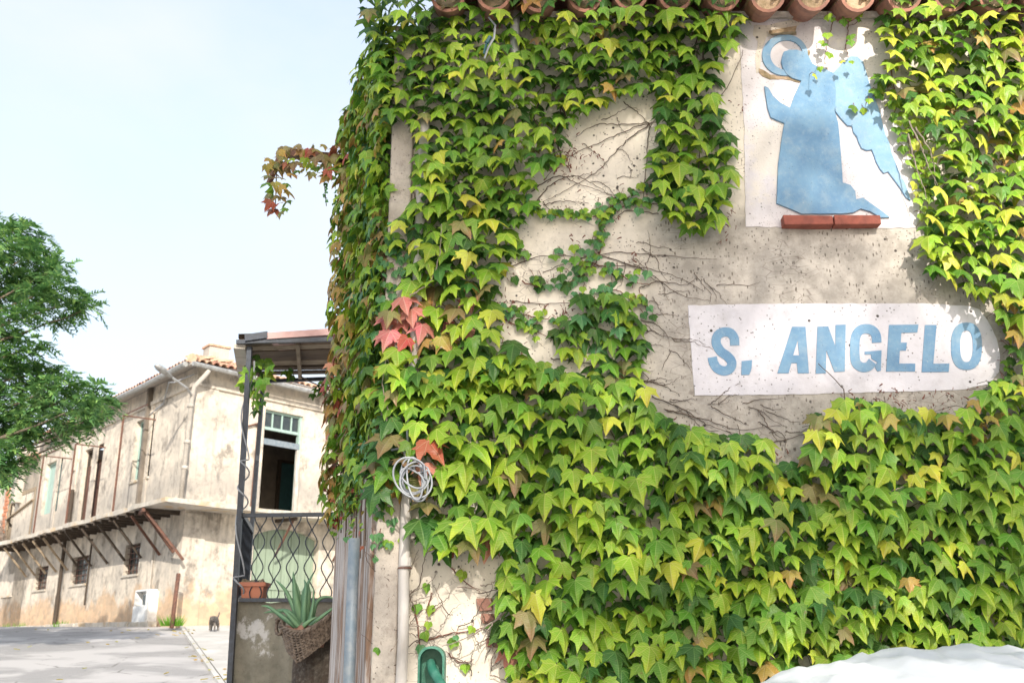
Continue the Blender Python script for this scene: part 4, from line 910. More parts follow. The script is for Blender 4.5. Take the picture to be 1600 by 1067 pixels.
ho = [(305 + 102 * math.cos(a) * 1.0 + 0 * math.sin(a), 254 + 92 * math.sin(a)) for a in [2 * math.pi * i / 40 for i in range(40)]]
hi = [(312 + 74 * math.cos(a), 254 + 68 * math.sin(a)) for a in [2 * math.pi * i / 40 for i in range(40)]]
relief('halo', [Z8(ho), Z8(hi[::-1])], .0042, .0075, M['blue_pale'], AN)
wing = Z8([(520, 336), (560, 296), (600, 262), (630, 262), (655, 288), (668, 335), (684, 385), (705, 440), (722, 485), (740, 560), (755, 615), (772, 650), (785, 700), (802, 745), (822, 795), (842, 830), (868, 905), (850, 893), (822, 850), (798, 818), (782, 793), (768, 778), (748, 784), (732, 768), (716, 733), (705, 703), (695, 680), (672, 682), (650, 674), (638, 648), (630, 620), (612, 600), (608, 574), (585, 570), (556, 538), (532, 508), (527, 420)])
relief('wing', [rough_loop(wing, 12, .5)], .0038, .0105, M['blue_pale'], AN)
relief('bare_patch', [rough_loop(Z8([(165, 115), (230, 118), (300, 100), (375, 82), (400, 90), (350, 130), (290, 158), (225, 168), (205, 215), (196, 270), (190, 330), (178, 332), (172, 260), (185, 190), (160, 160)]), 8, .8)], .0047, .0008, M['wall'], AN, bev=.0003)
relief('chipped_edge', [rough_loop(Z8([(186, 312), (205, 318), (240, 342), (290, 348), (330, 352), (378, 366), (372, 376), (330, 366), (290, 360), (240, 360), (205, 348), (188, 332)]), 5, .7)], .0052, .002, M['tile_in'], AN, bev=.0003)
relief('chipped_edge', [rough_loop(Z8([(405, 232), (416, 228), (420, 240), (412, 262), (404, 262)]), 4, .5)], .0052, .001, M['tile_in'], AN, bev=.0003)
LG = thing('brick_ledge', 'two red bricks set end to end as a small ledge under the blue figure', 'ledge', at(1300, 345, WY))
for (x0, x1) in ((1223, 1302), (1302.5, 1376)):
    a = at(x0, 338, WY - .05); b = at(x1, 352, WY - .05); m_ = MB(); m_.box(((a.x + b.x) / 2, WY - .015, (a.z + b.z) / 2), (b.x - a.x, .10, a.z - b.z), Euler((0, random.uniform(-.01, .01), 0)).to_matrix(), jit=.003); bevel(obj('brick', m_, M['brick'], LG), .005)
SG = thing('name_sign', 'painted wall sign reading S. ANGELO in blue letters on a whitewashed panel', 'sign', at(1310, 545, WY))
relief('panel', [rough_loop([(1075, 478), (1200, 475), (1350, 475), (1460, 475), (1515, 479), (1530, 484), (1541, 500), (1548, 510), (1557, 530), (1562, 555), (1561, 580), (1545, 600), (1500, 609), (1400, 612), (1250, 616), (1086, 618), (1080, 550)], 9, .6)], .0002, .0022, M['panel'], SG)
def letter(ch, loops): o = relief('letter', loops, .004, .003, M['blue'], SG, bev=.0006); o['label'] = 'blue %s' % ch; return o
def stroke(cl, w0, n=5):
    P = []; k = len(cl)
    for i in range(k - 1):
        p0, p1, p2, p3 = [Vector(cl[max(0, min(k - 1, i + d))]) for d in (-1, 0, 1, 2)]
        for j in range(n): f = j / n; P.append(.5 * ((2 * p1) + (p2 - p0) * f + (2 * p0 - 5 * p1 + 4 * p2 - p3) * f * f + (3 * p1 - p0 - 3 * p2 + p3) * f ** 3))
    P.append(Vector(cl[-1])); Ls, Rs = [], []
    for i, p in enumerate(P):
        t_ = (P[min(i + 1, len(P) - 1)] - P[max(i - 1, 0)]).normalized(); nn = Vector((-t_.y, t_.x)) * w0 / 2; Ls.append(tuple(p + nn)); Rs.append(tuple(p - nn))
    return Ls + Rs[::-1]
letter('letter S', [Z1(stroke([(284, 262), (281, 228), (262, 205), (232, 202), (206, 218), (200, 252), (220, 288), (252, 312), (271, 340), (262, 368), (235, 378), (205, 366), (188, 340), (182, 316)], 41))])
letter('full stop', [Z1([(314, 396), (316, 334), (362, 329), (360, 365), (350, 395)])])
letter('letter A', [Z1([(478, 388), (545, 178), (605, 178), (620, 388), (571, 388), (566, 342), (541, 342), (528, 388)]), Z1([(548, 308), (570, 238), (577, 308)])])
letter('letter N', [Z1([(652, 390), (660, 178), (708, 176), (741, 268), (742, 170), (788, 168), (783, 380), (737, 382), (699, 282), (697, 388)])])
letter('letter G', [Z1(stroke([(929, 249), (925, 215), (905, 192), (872, 187), (845, 200), (831, 235), (829, 300), (836, 342), (862, 361), (890, 358), (910, 336)], 42) ), ])
letter('bar of the G', [Z1([(874, 291), (950, 285), (947, 376), (932, 380), (921, 362), (931.5, 338), (905, 322), (903, 303), (874, 303)])])
letter('letter E', [Z1([(972, 380), (985, 170), (1118, 168), (1112, 203), (1040, 205), (1037, 250), (1065, 250), (1061, 285), (1033, 285), (1030, 345), (1103, 345), (1102, 380)])])
letter('letter L', [Z1([(1133, 383), (1148, 170), (1200, 170), (1185, 346), (1258, 345), (1255, 382)])])
el = lambda cx, cy, a, b, p=.8: [(cx + a * math.copysign(abs(math.cos(t_)) ** p, math.cos(t_)), cy + b * math.copysign(abs(math.sin(t_)) ** p, math.sin(t_))) for t_ in [2 * math.pi * i / 40 for i in range(40)]]
letter('letter O', [Z1(el(1336, 266, 70, 107)), Z1(el(1336, 266, 29, 72)[::-1])])

# pipes, cable, planks at the corner
px_ = at(634, 830, WY - .05); pb = at(627, 1067, WY - .05)
PP = thing('drainpipe', 'weathered pale grey drainpipe running up the wall corner with a wire clamp', 'pipe', (pb.x, WY - .05, .2))
m_ = MB(); pts = []
for z in (.2, .8, 1.3, 1.6, 1.95, 2.4, 3.0, 3.8, 4.4):
    x = pb.x + (px_.x - pb.x) * (z - pb.z) / (px_.z - pb.z) if z < px_.z + .3 else px_.x + (z - px_.z) * .015
    pts.append((x + .004 * math.sin(z * 9), WY - .055 + .003 * math.sin(z * 7), z))
m_.tube(pts, .027, 12); obj('pipe', m_, M['pipe'], PP, smooth=True)
a = at(633, 878, WY - .05); m_ = MB(); m_.tube([(a.x, WY - .055, a.z - .02), (a.x, WY - .055, a.z + .02)], .031, 12); obj('socket', m_, M['pipe'], PP); m_ = MB(); m_.tube([(a.x, WY - .055, a.z - .032), (a.x, WY - .055, a.z - .025)], .034, 12); obj('wire_clamp', m_, M['rust'], PP)
a = at(805, 20, WY - .08); b = at(804, 131, WY - .08); m_ = MB(); m_.tube([a, b], .028, 10); tag(obj('vent_pipe', m_, M['zinc'], smooth=True), 'short grey vertical pipe half hidden by ivy near the top of the wall', 'pipe')
CC = MB(); c0 = at(647, 748, WY - .27); pts = []
for i in range(230):
    a = i / 230 * 2 * math.pi * 6.0; k = int(i / 38.4); rx, rz = .058 + .026 * math.sin(k * 2.1), .085 + .022 * math.cos(k * 3.3)
    tilt = .35 + .7 * math.sin(k * 1.7); x = math.cos(a) * rx; z = math.sin(a) * rz
    pts.append((c0.x + x * math.cos(tilt) - z * math.sin(tilt) + .006 * math.sin(k), c0.y + .035 * math.sin(a * .5 + k) - .004 * k, c0.z + x * math.sin(tilt) + z * math.cos(tilt)))
CC.tube(pts, .0048, 6)
tl_ = [at(612, 703, WY - .12), at(625, 700, WY - .15), at(640, 712, WY - .17), at(643, 735, WY - .19)]; CC.tube(tl_, .0062, 6)
CC.tube([at(640, 640, WY - .10), at(636, 670, WY - .14), at(637, 690, WY - .13), at(648, 735, WY - .2)], .0055, 6)
tag(obj('cable_coil', CC, M['cable'], smooth=True, loc=c0), 'coil of grey cable hanging on the ivy covered corner', 'cable')
m_ = MB(); m_.tube([at(757, 92, 4.8), at(763, 75, 4.78), at(772, 60, 4.77), at(774, 40, 4.8), at(764, 28, 4.85)], .006, 5); tag(obj('loose_wire', m_, M['cable']), 'thin loose pale wire looping out of the ivy near the roof', 'wire')
m_ = MB(); a = at(766, 58, 4.78); m_.tube([a, a + Vector((-.02, 0, -.04))], .012, 6); m_.tube([a + Vector((-.02, 0, -.04)), a + Vector((-.035, .01, -.1))], .007, 5); tag(obj('wire_connector', m_, M['teal'], loc=a), 'small blue connector dangling on the loose wire near the roof', 'connector')
# side face: weathered door jamb of planks and a galvanised post
DJ = thing('door_jamb', 'peeling white wooden door jamb of upright planks below the hanging ivy', 'door frame', SWl.pt(.3, 0, 0))
s = .015
zj = 2.42
for (w_, t0) in ((.22, .04), (.34, .045), (.30, .04), (.5, .045)):
    s1 = min(s + w_, SL_len); m_ = MB(); m_.pbox(SWl, s, s1 - .008, .0, t0, 0, zj + random.uniform(-.05, .1), jit=.003); bevel(obj('plank', m_, M['oldwood'], DJ), .004); s += w_
    if s >= SL_len: break
a = SWl.hit(552, 880, .12); b = SWl.hit(545, 1066, .12); m_ = MB(); m_.tube([(b.x + (b.x - a.x) * .0, b.y, 0), (b.x, b.y, b.z), (a.x, a.y, a.z + .12)], .028, 12); tag(obj('galvanised_post', m_, M['greyp'], smooth=True), 'blue grey galvanised post in front of the peeling white planks', 'post')
# green hand pump
gc = at(675, 1046, 4.62); GP = thing('hand_pump', 'green enamelled pump hood with a lever at the foot of the wall', 'pump', (gc.x, 4.62, .1))
def rr(cx, cz, hx, hz, r_, n=6):
    out = []
    for (sx, sz, a0) in ((1, 1, 0), (-1, 1, 90), (-1, -1, 180), (1, -1, 270)):
        for i in range(n + 1): a = R(a0 + 90 * i / n); out.append((cx + sx * (hx - r_) + r_ * math.cos(a), cz + sz * (hz - r_) + r_ * math.sin(a)))
    return out
ou = rr(gc.x, gc.z - .10, .058, .20, .05); inn = rr(gc.x, gc.z - .10, .049, .19, .045); m_ = MB(); n = len(ou)
for (L, y) in ((ou, 4.56), (inn, 4.56), (inn, 4.66), (ou, 4.69)): m_.v += [(x, y, z) for x, z in L]
for i in range(n):
    j = (i + 1) % n; m_.f += [(i, j, n + j, n + i), (n + i, n + j, 2 * n + j, 2 * n + i), (i, j, 3 * n + j, 3 * n + i)]; m_.m += [0] * 3
m_.f.append(tuple(2 * n + i for i in range(n))); m_.m.append(0); m_.f.append(tuple(3 * n + i for i in range(n))); m_.m.append(0)
obj('hood', m_, M['green'], GP)
m_ = MB(); q0 = at(673, 1036, 4.60); q1 = at(694, 1075, 4.48); m_.tube([q0 + Vector((0, .05, .0)), q0, q0 + Vector((.012, -.03, -.03)), q1, q1 + (q1 - q0) * 1.2], .021, 14); obj('lever', m_, M['green'], GP, smooth=True)
m_ = MB(); m_.tube([(gc.x, 4.66, gc.z - .28), (gc.x, 4.66, 0)], .05, 14); obj('column', m_, M['green'], GP, smooth=True)
a = at(838, 1072, 4.5); m_ = MB(); m_.box((a.x, 4.5, a.z - .43), (.10, .02, .9), Euler((0, .35, 0)).to_matrix()); tag(obj('salmon_board', m_, M['terracotta'], loc=a), 'corner of a salmon coloured board poking up at the bottom edge', 'board')
# dark rusty beam carrying the overhanging sprig
ba = at(440, 238, 6.3); bb_ = at(545, 262, 6.2); m_ = MB(); m_.bar(ba, bb_ + Vector((.5, 0, -.02)), .05, .06); m_.bar(ba + Vector((0, 0, .0)), ba + Vector((-.10, .1, -.20)), .03, .03); tag(obj('iron_bracket_beam', m_, M['rust'], loc=ba), 'rusty iron beam jutting from the side wall under the hanging sprig', 'beam')
# white plastic sheet over something low in front of the ivy
SH = MB(); nx, ny = 70, 36
def sheet_top(px):       # silhouette row traced from the photo
    K = [(1140, 1082), (1180, 1067), (1240, 1045), (1290, 1038), (1330, 1026), (1400, 1017), (1450, 1016), (1510, 1013), (1560, 1020), (1600, 1026), (1680, 1042), (1760, 1070)]
    for (a, b) in zip(K, K[1:]):
        if a[0] <= px <= b[0]: f = (px - a[0]) / (b[0] - a[0]); return a[1] + (b[1] - a[1]) * f
    return 1082
def noise2(x, y): return math.sin(x * 3.1 + y * 1.3) * .5 + math.sin(x * 7.3 - y * 4.1 + 1.2) * .3 + math.sin(x * 13.7 + y * 9.1) * .15
for j in range(ny + 1):
    for i in range(nx + 1):
        px = 1140 + 620 * i / nx; Yt = 4.35; top = at(px, sheet_top(px), Yt); v_ = j / ny
        if v_ < .12: y = Yt + .22 * (1 - v_ / .12); z = top.z - .5 * (1 - v_ / .12) ** 1.5
        else:
            q = (v_ - .12) / .88; y = Yt - 1.0 * min(1, q / .45) - .12 * max(0, q - .45); z = top.z - .06 * (q / .45) ** 2 * 1.4 if q < .45 else top.z - .084 - (q - .45) * (2.3)
        SH.v.append((top.x, y + .03 * noise2(px / 60, v_ * 9), max(.02, z + (.034 * abs(noise2(px / 85, v_ * 6)) + .003 * noise2(px / 20, v_ * 14) if v_ > .14 else 0))))
for j in range(ny):
    for i in range(nx): a = j * (nx + 1) + i; SH.f.append((a, a + 1, a + nx + 2, a + nx + 1)); SH.m.append(0)
so = obj('white_sheet', SH, M['sheet'], smooth=True, loc=at(1400, 1040, 4.2)); tag(so, 'white plastic sheet draped over something low in front of the ivy', 'sheet')

# ------------------------------------------------------------------ ivy
HALF = [(0, 0), (.07, .10), (.2, .17), (.36, .14), (.45, .06), (.66, .05), (.57, -.10), (.60, -.26), (.76, -.58), (.50, -.47), (.38, -.47), (.27, -.40), (.28, -.56), (.23, -.68), (.13, -.88), (0, -1.12)]
RND = [(0, 0), (.08, .09), (.22, .12), (.36, .08), (.48, -.04), (.50, -.2), (.56, -.34), (.44, -.40), (.34, -.46), (.28, -.52), (.2, -.64), (.1, -.78), (0, -.9)]
def leaf_geo(half, curl, fold, skew=0, jit=.02, rs_=None):
    rg = random.Random(rs_); vs = []; fs = []
    k = len(half); mid = [(0, -.3), (0, -.62)]
    def zf(x, y): return -curl * (.55 * x * x + .75 * max(0, -y - .25) ** 2 + .5 * max(0, y) ** 2) * 1.2 - fold * abs(x) * .5 + .03 * math.sin(x * 6 + skew * 9) * curl
    for sg in (1, -1):
        b = len(vs)
        jx = [(x * sg * (1 + skew * sg) + (rg.uniform(-jit, jit) if 0 < i < k - 1 else 0), y + (rg.uniform(-jit, jit) if 0 < i < k - 1 else 0)) for i, (x, y) in enumerate(half)]
        pts = jx + [mid[1], mid[0], (.24 * sg, -.28)]
        vs += [(x, y, zf(x, y) - (0.02 if i % 2 else 0)) for i, (x, y) in enumerate(pts)]
        c = b + k + 2; ring = list(range(b, b + k + 2))
        for i in range(len(ring)):
            a_, b_ = ring[i], ring[(i + 1) % len(ring)]
            fs.append((c, a_, b_) if sg < 0 else (c, b_, a_))
    return vs, fs
LEAFV = []          # star leaves
for i in range(9): LEAFV.append(leaf_geo(HALF, .35 + .10 * (i % 4), .12 + .16 * (i % 3), (-.12, 0, .1, .05)[i % 4], .035, i))
SMALLV = [leaf_geo(RND, .3 + .15 * i, .2 + .1 * i, (.08, -.08, 0, .04)[i], .03, 50 + i) for i in range(4)]
MESHC = {}
def leaf_mesh(kind, vi, col_):
    key = (kind, vi, col_)
    if key not in MESHC:
        vs, fs = (LEAFV if kind == 'star' else SMALLV)[vi]; me = bpy.data.meshes.new('leaf_' + kind); me.from_pydata(vs, [], fs)
        me.materials.append(LM[col_]); ul = me.uv_layers.new(name='leaf'); fl = []
        for f in fs:
            for i in f: fl.extend(vs[i][:2])
        ul.data.foreach_set('uv', fl); me.polygons.foreach_set('use_smooth', [True] * len(fs)); MESHC[key] = me
    return MESHC[key]
CK = list(LM.keys())
def pick(pal):
    r_ = random.random() * sum(pal.values())
    for k, v in pal.items():
        r_ -= v
        if r_ <= 0: return k
    return k
def inpoly(x, y, P):
    c = False; j = len(P) - 1
    for i in range(len(P)):
        xi, yi = P[i]; xj, yj = P[j]
        if (yi > y) != (yj > y) and x < (xj - xi) * (y - yi) / (yj - yi) + xi: c = not c
        j = i
    return c
def poisson(polys, r_at, holes=(), tries=30000, dens=None):
    cell = {}; out = []; X0 = min(p[0] for P in polys for p in P); X1 = max(p[0] for P in polys for p in P); Y0 = min(p[1] for P in polys for p in P); Y1 = max(p[1] for P in polys for p in P)
    G = 30.0
    for _ in range(tries):
        x = random.uniform(X0, X1); y = random.uniform(Y0, Y1)
        if not any(inpoly(x, y, P) for P in polys) or any(inpoly(x, y, P) for P in holes): continue
        if dens and random.random() > dens(x, y): continue
        r_ = r_at(x, y); gx, gy = int(x // G), int(y // G); ok = True; w_ = int(r_ // G) + 1
        for i in range(gx - w_, gx + w_ + 1):
            for j in range(gy - w_, gy + w_ + 1):
                for (a, b) in cell.get((i, j), ()):
                    if (a - x) ** 2 + (b - y) ** 2 < r_ * r_: ok = False; break
                if not ok: break
            if not ok: break
        if ok: cell.setdefault((gx, gy), []).append((x, y)); out.append((x, y))
    return out
def frame_for(P, tilt, yaw, roll):
    n = P.n.copy(); x = Vector((0, 0, 1)).cross(n).normalized() * -1
    # local x to the viewer's right, y up, z out of the wall
    x = P.d if P.d.cross(Vector((0, 0, 1))).dot(n) > 0 else -P.d
    m = Matrix((x, Vector((0, 0, 1)), n)).transposed().to_4x4()
    return m @ Matrix.Rotation(yaw, 4, 'Y') @ Matrix.Rotation(-tilt, 4, 'X') @ Matrix.Rotation(roll, 4, 'Z')
def stuff_add(mb, vs, fs, mw, mi):
    b = len(mb.v); mb.v += [tuple(mw @ Vector(v)) for v in vs]; mb.uv += [v[:2] for v in vs]; mb.f += [tuple(i + b for i in f) for f in fs]; mb.m += [mi] * len(fs)
def place(root, P, pts, size, pal, off, tilt, kind='star', objs=True, mb=None, pet=None, jit=1.0, rollm=0, dist=None):
    """one leaf per point; size(x,y) in photo pixels at the wall, off(x,y) metres out from the wall"""
    V = LEAFV if kind == 'star' else SMALLV; n_ = 0
    for (x, y) in pts:
        h = P.hit(x, y, 0); dd = dist or (h - CAM).dot(Vector((0, CP, SP))); sc_ = size(x, y) / FPX * dd / (1.36 if kind == 'star' else 1.05) * random.uniform(.68, 1.2)
        o_ = off(x, y) + random.uniform(-.015, .02); h = P.hit(x, y, o_) if o_ < .35 else h + P.n * o_
        mw = Matrix.Translation(h + Vector((0, 0, sc_ * .45))) @ frame_for(P, tilt(x, y) + random.gauss(0, .22) * jit, random.gauss(0, .36) * jit, random.gauss(0, .30) * jit + rollm) @ Matrix.Diagonal((sc_ * random.uniform(.88, 1.1), sc_, sc_, 1))
        c = pick(pal(x, y)); vi = random.randrange(len(V))
        if objs and n_ < 296: inst(leaf_mesh(kind, vi, c), 'leaf', root, mw); n_ += 1
        else: stuff_add(mb, V[vi][0], V[vi][1], mw, CK.index(c))
        if pet is not None and random.random() < .7:
            a = mw.translation; b = a - P.n * (o_ * .75 + .02) + Vector((random.uniform(-.03, .03), 0, random.uniform(.0, .06))); pet.tube([a, (a + b) / 2 + Vector((0, 0, .015)), b], .0018, 3, cap=False)
def vines(mb, P, paths, r=.006, off=.02, sub=8):
    for pth in paths:
        L = []; k = len(pth)
        for i in range(k - 1):
            p0, p1, p2, p3 = [Vector((*pth[max(0, min(k - 1, i + d))][:2], 0)) for d in (-1, 0, 1, 2)]
            for j in range(sub):
                f = j / sub; v = .5 * ((2 * p1) + (p2 - p0) * f + (2 * p0 - 5 * p1 + 4 * p2 - p3) * f * f + (3 * p1 - p0 - 3 * p2 + p3) * f ** 3); L.append((v.x + random.uniform(-1.2, 1.2), v.y + random.uniform(-1.2, 1.2)))
        L.append(pth[-1]); mb.tube([P.hit(x, y, off + random.uniform(-.004, .006)) for x, y in L], r, 4, r1=r * .35)
def fin(root, mb, st, name='foliage', stmat='stem'):
    if mb.v: obj(name, mb, [LM[k] for k in CK], root, smooth=True, kind='stuff', recalc=False)
    if st.v: obj('stem', st, M[stmat], root, kind='stuff')
def dedge(polys_pts): pass
def ivy(name, label, P, polys, size, pal, base_off=.07, tilt=None, holes=(), front_k=.54, under=2, group=None, bulge=.07, stems=(), kind='star', undk=.55, cat='climbing vine', front_tries=30000, jit=1.0):
    root = thing('boston_ivy', label, cat, P.hit(polys[0][0][0], polys[0][0][1]), group)
    mb = MB(); mb.uv = []; st = MB()
    tilt = tilt or (lambda x, y: .60)
    off = lambda x, y: .30 * max(0, min(1, (34 - y) / 22)) + base_off + bulge * (.5 + .5 * math.sin(x * .021 + y * .013) * math.cos(y * .031 - x * .009))
    pts = poisson(polys, lambda x, y: size(x, y) * front_k, holes, front_tries)
    # lower leaves lie over those above: draw order does not matter, depth does
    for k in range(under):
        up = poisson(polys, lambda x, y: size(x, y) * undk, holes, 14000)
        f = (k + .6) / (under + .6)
        place(root, P, up, lambda x, y: size(x, y) * .92, lambda x, y: {kk: (vv * {'lime': .12, 'yellow': .05, 'dark': 5, 'green': 1.0}.get(kk, .8)) for kk, vv in pal(x, y).items()}, lambda x, y: off(x, y) * f * .8, tilt, kind, False, mb, None, jit)  # under leaves coloured darker to paint shade into the gaps
    place(root, P, pts, size, pal, off, tilt, kind, True, mb, st, jit)
    vines(st, P, stems)
    X0 = min(p[0] for p in polys[0]); X1 = max(p[0] for p in polys[0]); Y0 = min(p[1] for p in polys[0]); Y1 = max(p[1] for p in polys[0])
    for k in range(14):           # inner woody stems hidden among the leaves
        x = random.uniform(X0, X1); y = random.uniform(Y0, Y1); pth = [(x, y)]
        for q in range(5): x += random.gauss(0, 22); y -= random.uniform(10, 50); pth.append((x, y))
        if all(inpoly(a, b, polys[0]) for a, b in pth[:3]): vines(st, P, [pth], .005, .025, 4)
    fin(root, mb, st)
    return root, len(pts)
def wl(p): return lambda x, y: p
G_ = 'ivy plants climbing the house wall'
def size_up(x, y): return 34 + max(0, (y - 250)) * .02
def size_left(x, y): return 38 + max(0, y - 350) * .04
def size_low(x, y): return 43 + max(0, min(1, (1250 - x) / 500)) * 6 + (min(0, y - 720)) * .09
stats = {}
P1 = [(560, -30), (1085, -30), (1040, 60), (1030, 128), (1000, 150), (960, 152), (920, 175), (880, 205), (878, 258), (850, 270), (822, 262), (790, 246), (760, 262), (700, 270), (655, 262), (655, 205), (600, 190)]
stats['a'] = ivy('', 'ivy mass over the upper left corner of the wall under the roof', FW, [P1], size_up, wl({'lime': 5, 'green': 5, 'dark': 1.6, 'yellow': .7, 'brown': .4, 'rust': .12}), .09, bulge=.09)
P2 = [(1040, -30), (1158, -30), (1160, 40), (1140, 75), (1120, 110), (1108, 150), (1128, 200), (1148, 245), (1140, 300), (1122, 355), (1098, 372), (1066, 360), (1042, 340), (1030, 300), (1024, 255), (1035, 190), (1030, 120)]
stats['b'] = ivy('', 'narrow ivy column hanging from the roof between bare plaster and the figure', FW, [P2], wl(40), wl({'lime': 6, 'green': 4, 'dark': 1, 'yellow': 1.2, 'brown': .3}), .10, bulge=.10)
P3 = [(650, 262), (790, 250), (830, 290), (828, 330), (800, 372), (795, 420), (778, 450), (772, 500), (800, 545), (840, 580), (900, 600), (640, 640), (600, 640), (600, 540), (598, 480), (640, 470), (640, 400), (615, 385), (612, 350), (650, 320)]
stats['c'] = ivy('', 'ivy mass with red and pink tinged leaves on the left part of the wall', FW, [P3], size_left,
    lambda x, y: {'lime': 3, 'green': 2, 'yellow': 2.0, 'pink': 3.2, 'rust': 2.5, 'brown': 1.5, 'red': .8} if (590 < x < 735 and 470 < y < 560) else ({'lime': 5, 'green': 3.5, 'dark': 1, 'yellow': 1.3, 'brown': .4, 'rust': .25}), .09, bulge=.09)
P4 = [(600, 600), (840, 570), (905, 600), (1000, 605), (1030, 660), (1100, 690), (1150, 705), (1080, 1080), (800, 1080), (785, 1010), (770, 930), (795, 880), (770, 850), (740, 870), (700, 880), (650, 840), (640, 780), (600, 790), (575, 780), (590, 700)]
PALL = {'lime': 6, 'green': 5, 'dark': 1.2, 'yellow': .5, 'brown': .25, 'rust': .06}
stats['d'] = ivy('', 'large leaved ivy mass over the lower left wall beside the drainpipe', FW, [P4], size_low, lambda x, y: ({'lime': 2.4, 'green': 3, 'dark': 1, 'brown': 2.2, 'rust': 1.2, 'red': .3, 'pink': .2} if x < 690 or 755 < x < 800 and y > 830 else PALL), .12, bulge=.12)
P5 = [(1080, 700), (1130, 705), (1165, 690), (1200, 700), (1215, 742), (1250, 735), (1275, 700), (1268, 655), (1330, 632), (1440, 652), (1500, 655), (1560, 602), (1625, 585), (1625, 1085), (1060, 1085)]
stats['e'] = ivy('', 'broad ivy carpet under the name sign across the lower right wall', FW, [P5], size_low, lambda x, y: PALL if y > 720 else {'lime': 6, 'green': 3, 'yellow': 1.6, 'dark': .6, 'brown': .5, 'rust': .5}, .12, bulge=.12)
P6 = [(1385, -30), (1625, -30), (1625, 600), (1596, 590), (1586, 530), (1552, 470), (1485, 440), (1455, 428), (1452, 385), (1442, 345), (1470, 330), (1450, 285), (1478, 240), (1450, 180), (1400, 165), (1380, 130), (1392, 90), (1378, 50)]
stats['f'] = ivy('', 'sunlit yellow green ivy mass right of the winged figure', FW, [P6], lambda x, y: 35 + max(0, y - 200) * .02, wl({'lime': 7, 'green': 2.6, 'yellow': 2.2, 'dark': .5, 'brown': .35, 'rust': .4}), .10, bulge=.10)
# small leaved growth at the right edge of the figure panel
def small(label, polys, paths, sz, pal, n_pts_k=.75, objs=True, offv=.03, P=None, name='creeping_ivy', dens=None, spread=11, stepk=.55, stemr=.004, tl=.3):
    P = P or FW; root = thing(name, label, 'climbing vine', P.hit(*(polys[0][0] if polys else paths[0][0])[:2]), G_ + ' with small leaves' if False else None)
    mb = MB(); mb.uv = []; st = MB(); pts = []
    if polys: pts += poisson(polys, lambda x, y: sz * n_pts_k, (), 9000, dens)
    for pth in paths:
        k = len(pth)
        for i in range(k - 1):
            L = math.dist(pth[i], pth[i + 1]); m = max(1, int(L / (sz * stepk)))
            for j in range(m):
                f = j / m; pts.append((pth[i][0] + (pth[i + 1][0] - pth[i][0]) * f + random.gauss(0, spread * .5), pth[i][1] + (pth[i + 1][1] - pth[i][1]) * f + random.gauss(0, spread * .5)))
    place(root, P, pts, wl(sz), wl(pal), wl(offv), wl(tl), 'small', objs, mb, st)
    vines(st, P, paths, stemr, .012); fin(root, mb, st, stmat='stem_red'); return len(pts)
SP_ = {'green': 4, 'blueg': 4, 'lime': 2, 'dark': 1.5}
small('creeper garland of small green leaves sagging across the bare plaster', [], [[(824, 318), (850, 332), (890, 340), (930, 338), (950, 330), (975, 312), (1005, 300), (1040, 290)], [(945, 335), (975, 322), (1010, 318), (1045, 322)], [(938, 345), (945, 362), (950, 372)]], 15, SP_, spread=13, stepk=.28)
small('small leaved creeper branching over the bare plaster in mid wall', [[(860, 400), (880, 385), (935, 375), (945, 400), (920, 440), (960, 470), (1010, 470), (1020, 500), (1000, 540), (950, 500), (905, 470), (870, 430)]], [[(940, 372), (935, 400), (925, 420), (900, 432)], [(925, 410), (960, 425), (990, 440), (1015, 445)], [(815, 440), (850, 450), (880, 445), (910, 430)], [(790, 480), (830, 495), (860, 500), (890, 520)], [(795, 375), (812, 390), (820, 410)], [(780, 490), (800, 505), (830, 512), (860, 530)], [(940, 450), (965, 455), (1000, 470), (1012, 490)]], 17, SP_, .8, spread=14, stepk=.4)
PX = [(905, 475), (950, 465), (985, 480), (1000, 540), (990, 610), (930, 605), (925, 560), (880, 560), (868, 530), (890, 510), (910, 520)]
ivy('', 'tangle of darker ivy climbing in the middle above the lower mass', FW, [PX], wl(38), wl({'green': 4, 'dark': 2.5, 'lime': 3, 'blueg': 2, 'brown': .6}), .05, bulge=.05, undk=.7)
small('fringe of small light green leaves along the right edge of the figure panel', [[(1400, 170), (1440, 175), (1460, 250), (1480, 330), (1440, 345), (1425, 270), (1405, 220), (1388, 160)]], [[(1390, 100), (1400, 160), (1395, 190)], [(1425, 200), (1440, 260), (1450, 320)], [(1345, 172), (1368, 148), (1390, 140)]], 17, {'lime': 6, 'green': 3, 'yellow': 1}, .62, spread=10, stepk=.4, offv=.05)
small('sparse sprigs of small leaves dangling from the eave beside the halo', [], [[(1308, 12), (1300, 40), (1292, 70), (1290, 95)], [(1330, 18), (1325, 45), (1322, 75), (1328, 100), (1322, 112)], [(1345, 10), (1340, 35), (1315, 40)], [(1272, 112), (1280, 108), (1288, 114)]], 13, {'lime': 5, 'green': 4, 'yellow': 1}, spread=12, stepk=.75, offv=.09, stemr=.003)
small('strand of small leaves down the right side of the name sign', [], [[(1566, 480), (1572, 510), (1578, 540), (1576, 575), (1584, 600), (1574, 618)]], 17, {'lime': 5, 'green': 4, 'dark': 1}, spread=16, stepk=.3, offv=.04)
small('few small round leaves and red stems beside the drainpipe low on the wall', [], [[(700, 880), (722, 905), (750, 925)], [(668, 1000), (700, 990), (740, 985), (770, 975)], [(648, 950), (655, 1000), (660, 1040)], [(675, 925), (668, 960), (690, 945)], [(700, 1020), (720, 1035), (740, 1030)], [(620, 840), (600, 870), (612, 900)], [(600, 1010), (590, 1040)]], 17, {'green': 4, 'lime': 4, 'blueg': 1, 'red': .5, 'rust': .5}, spread=16, stepk=1.3, offv=.03)
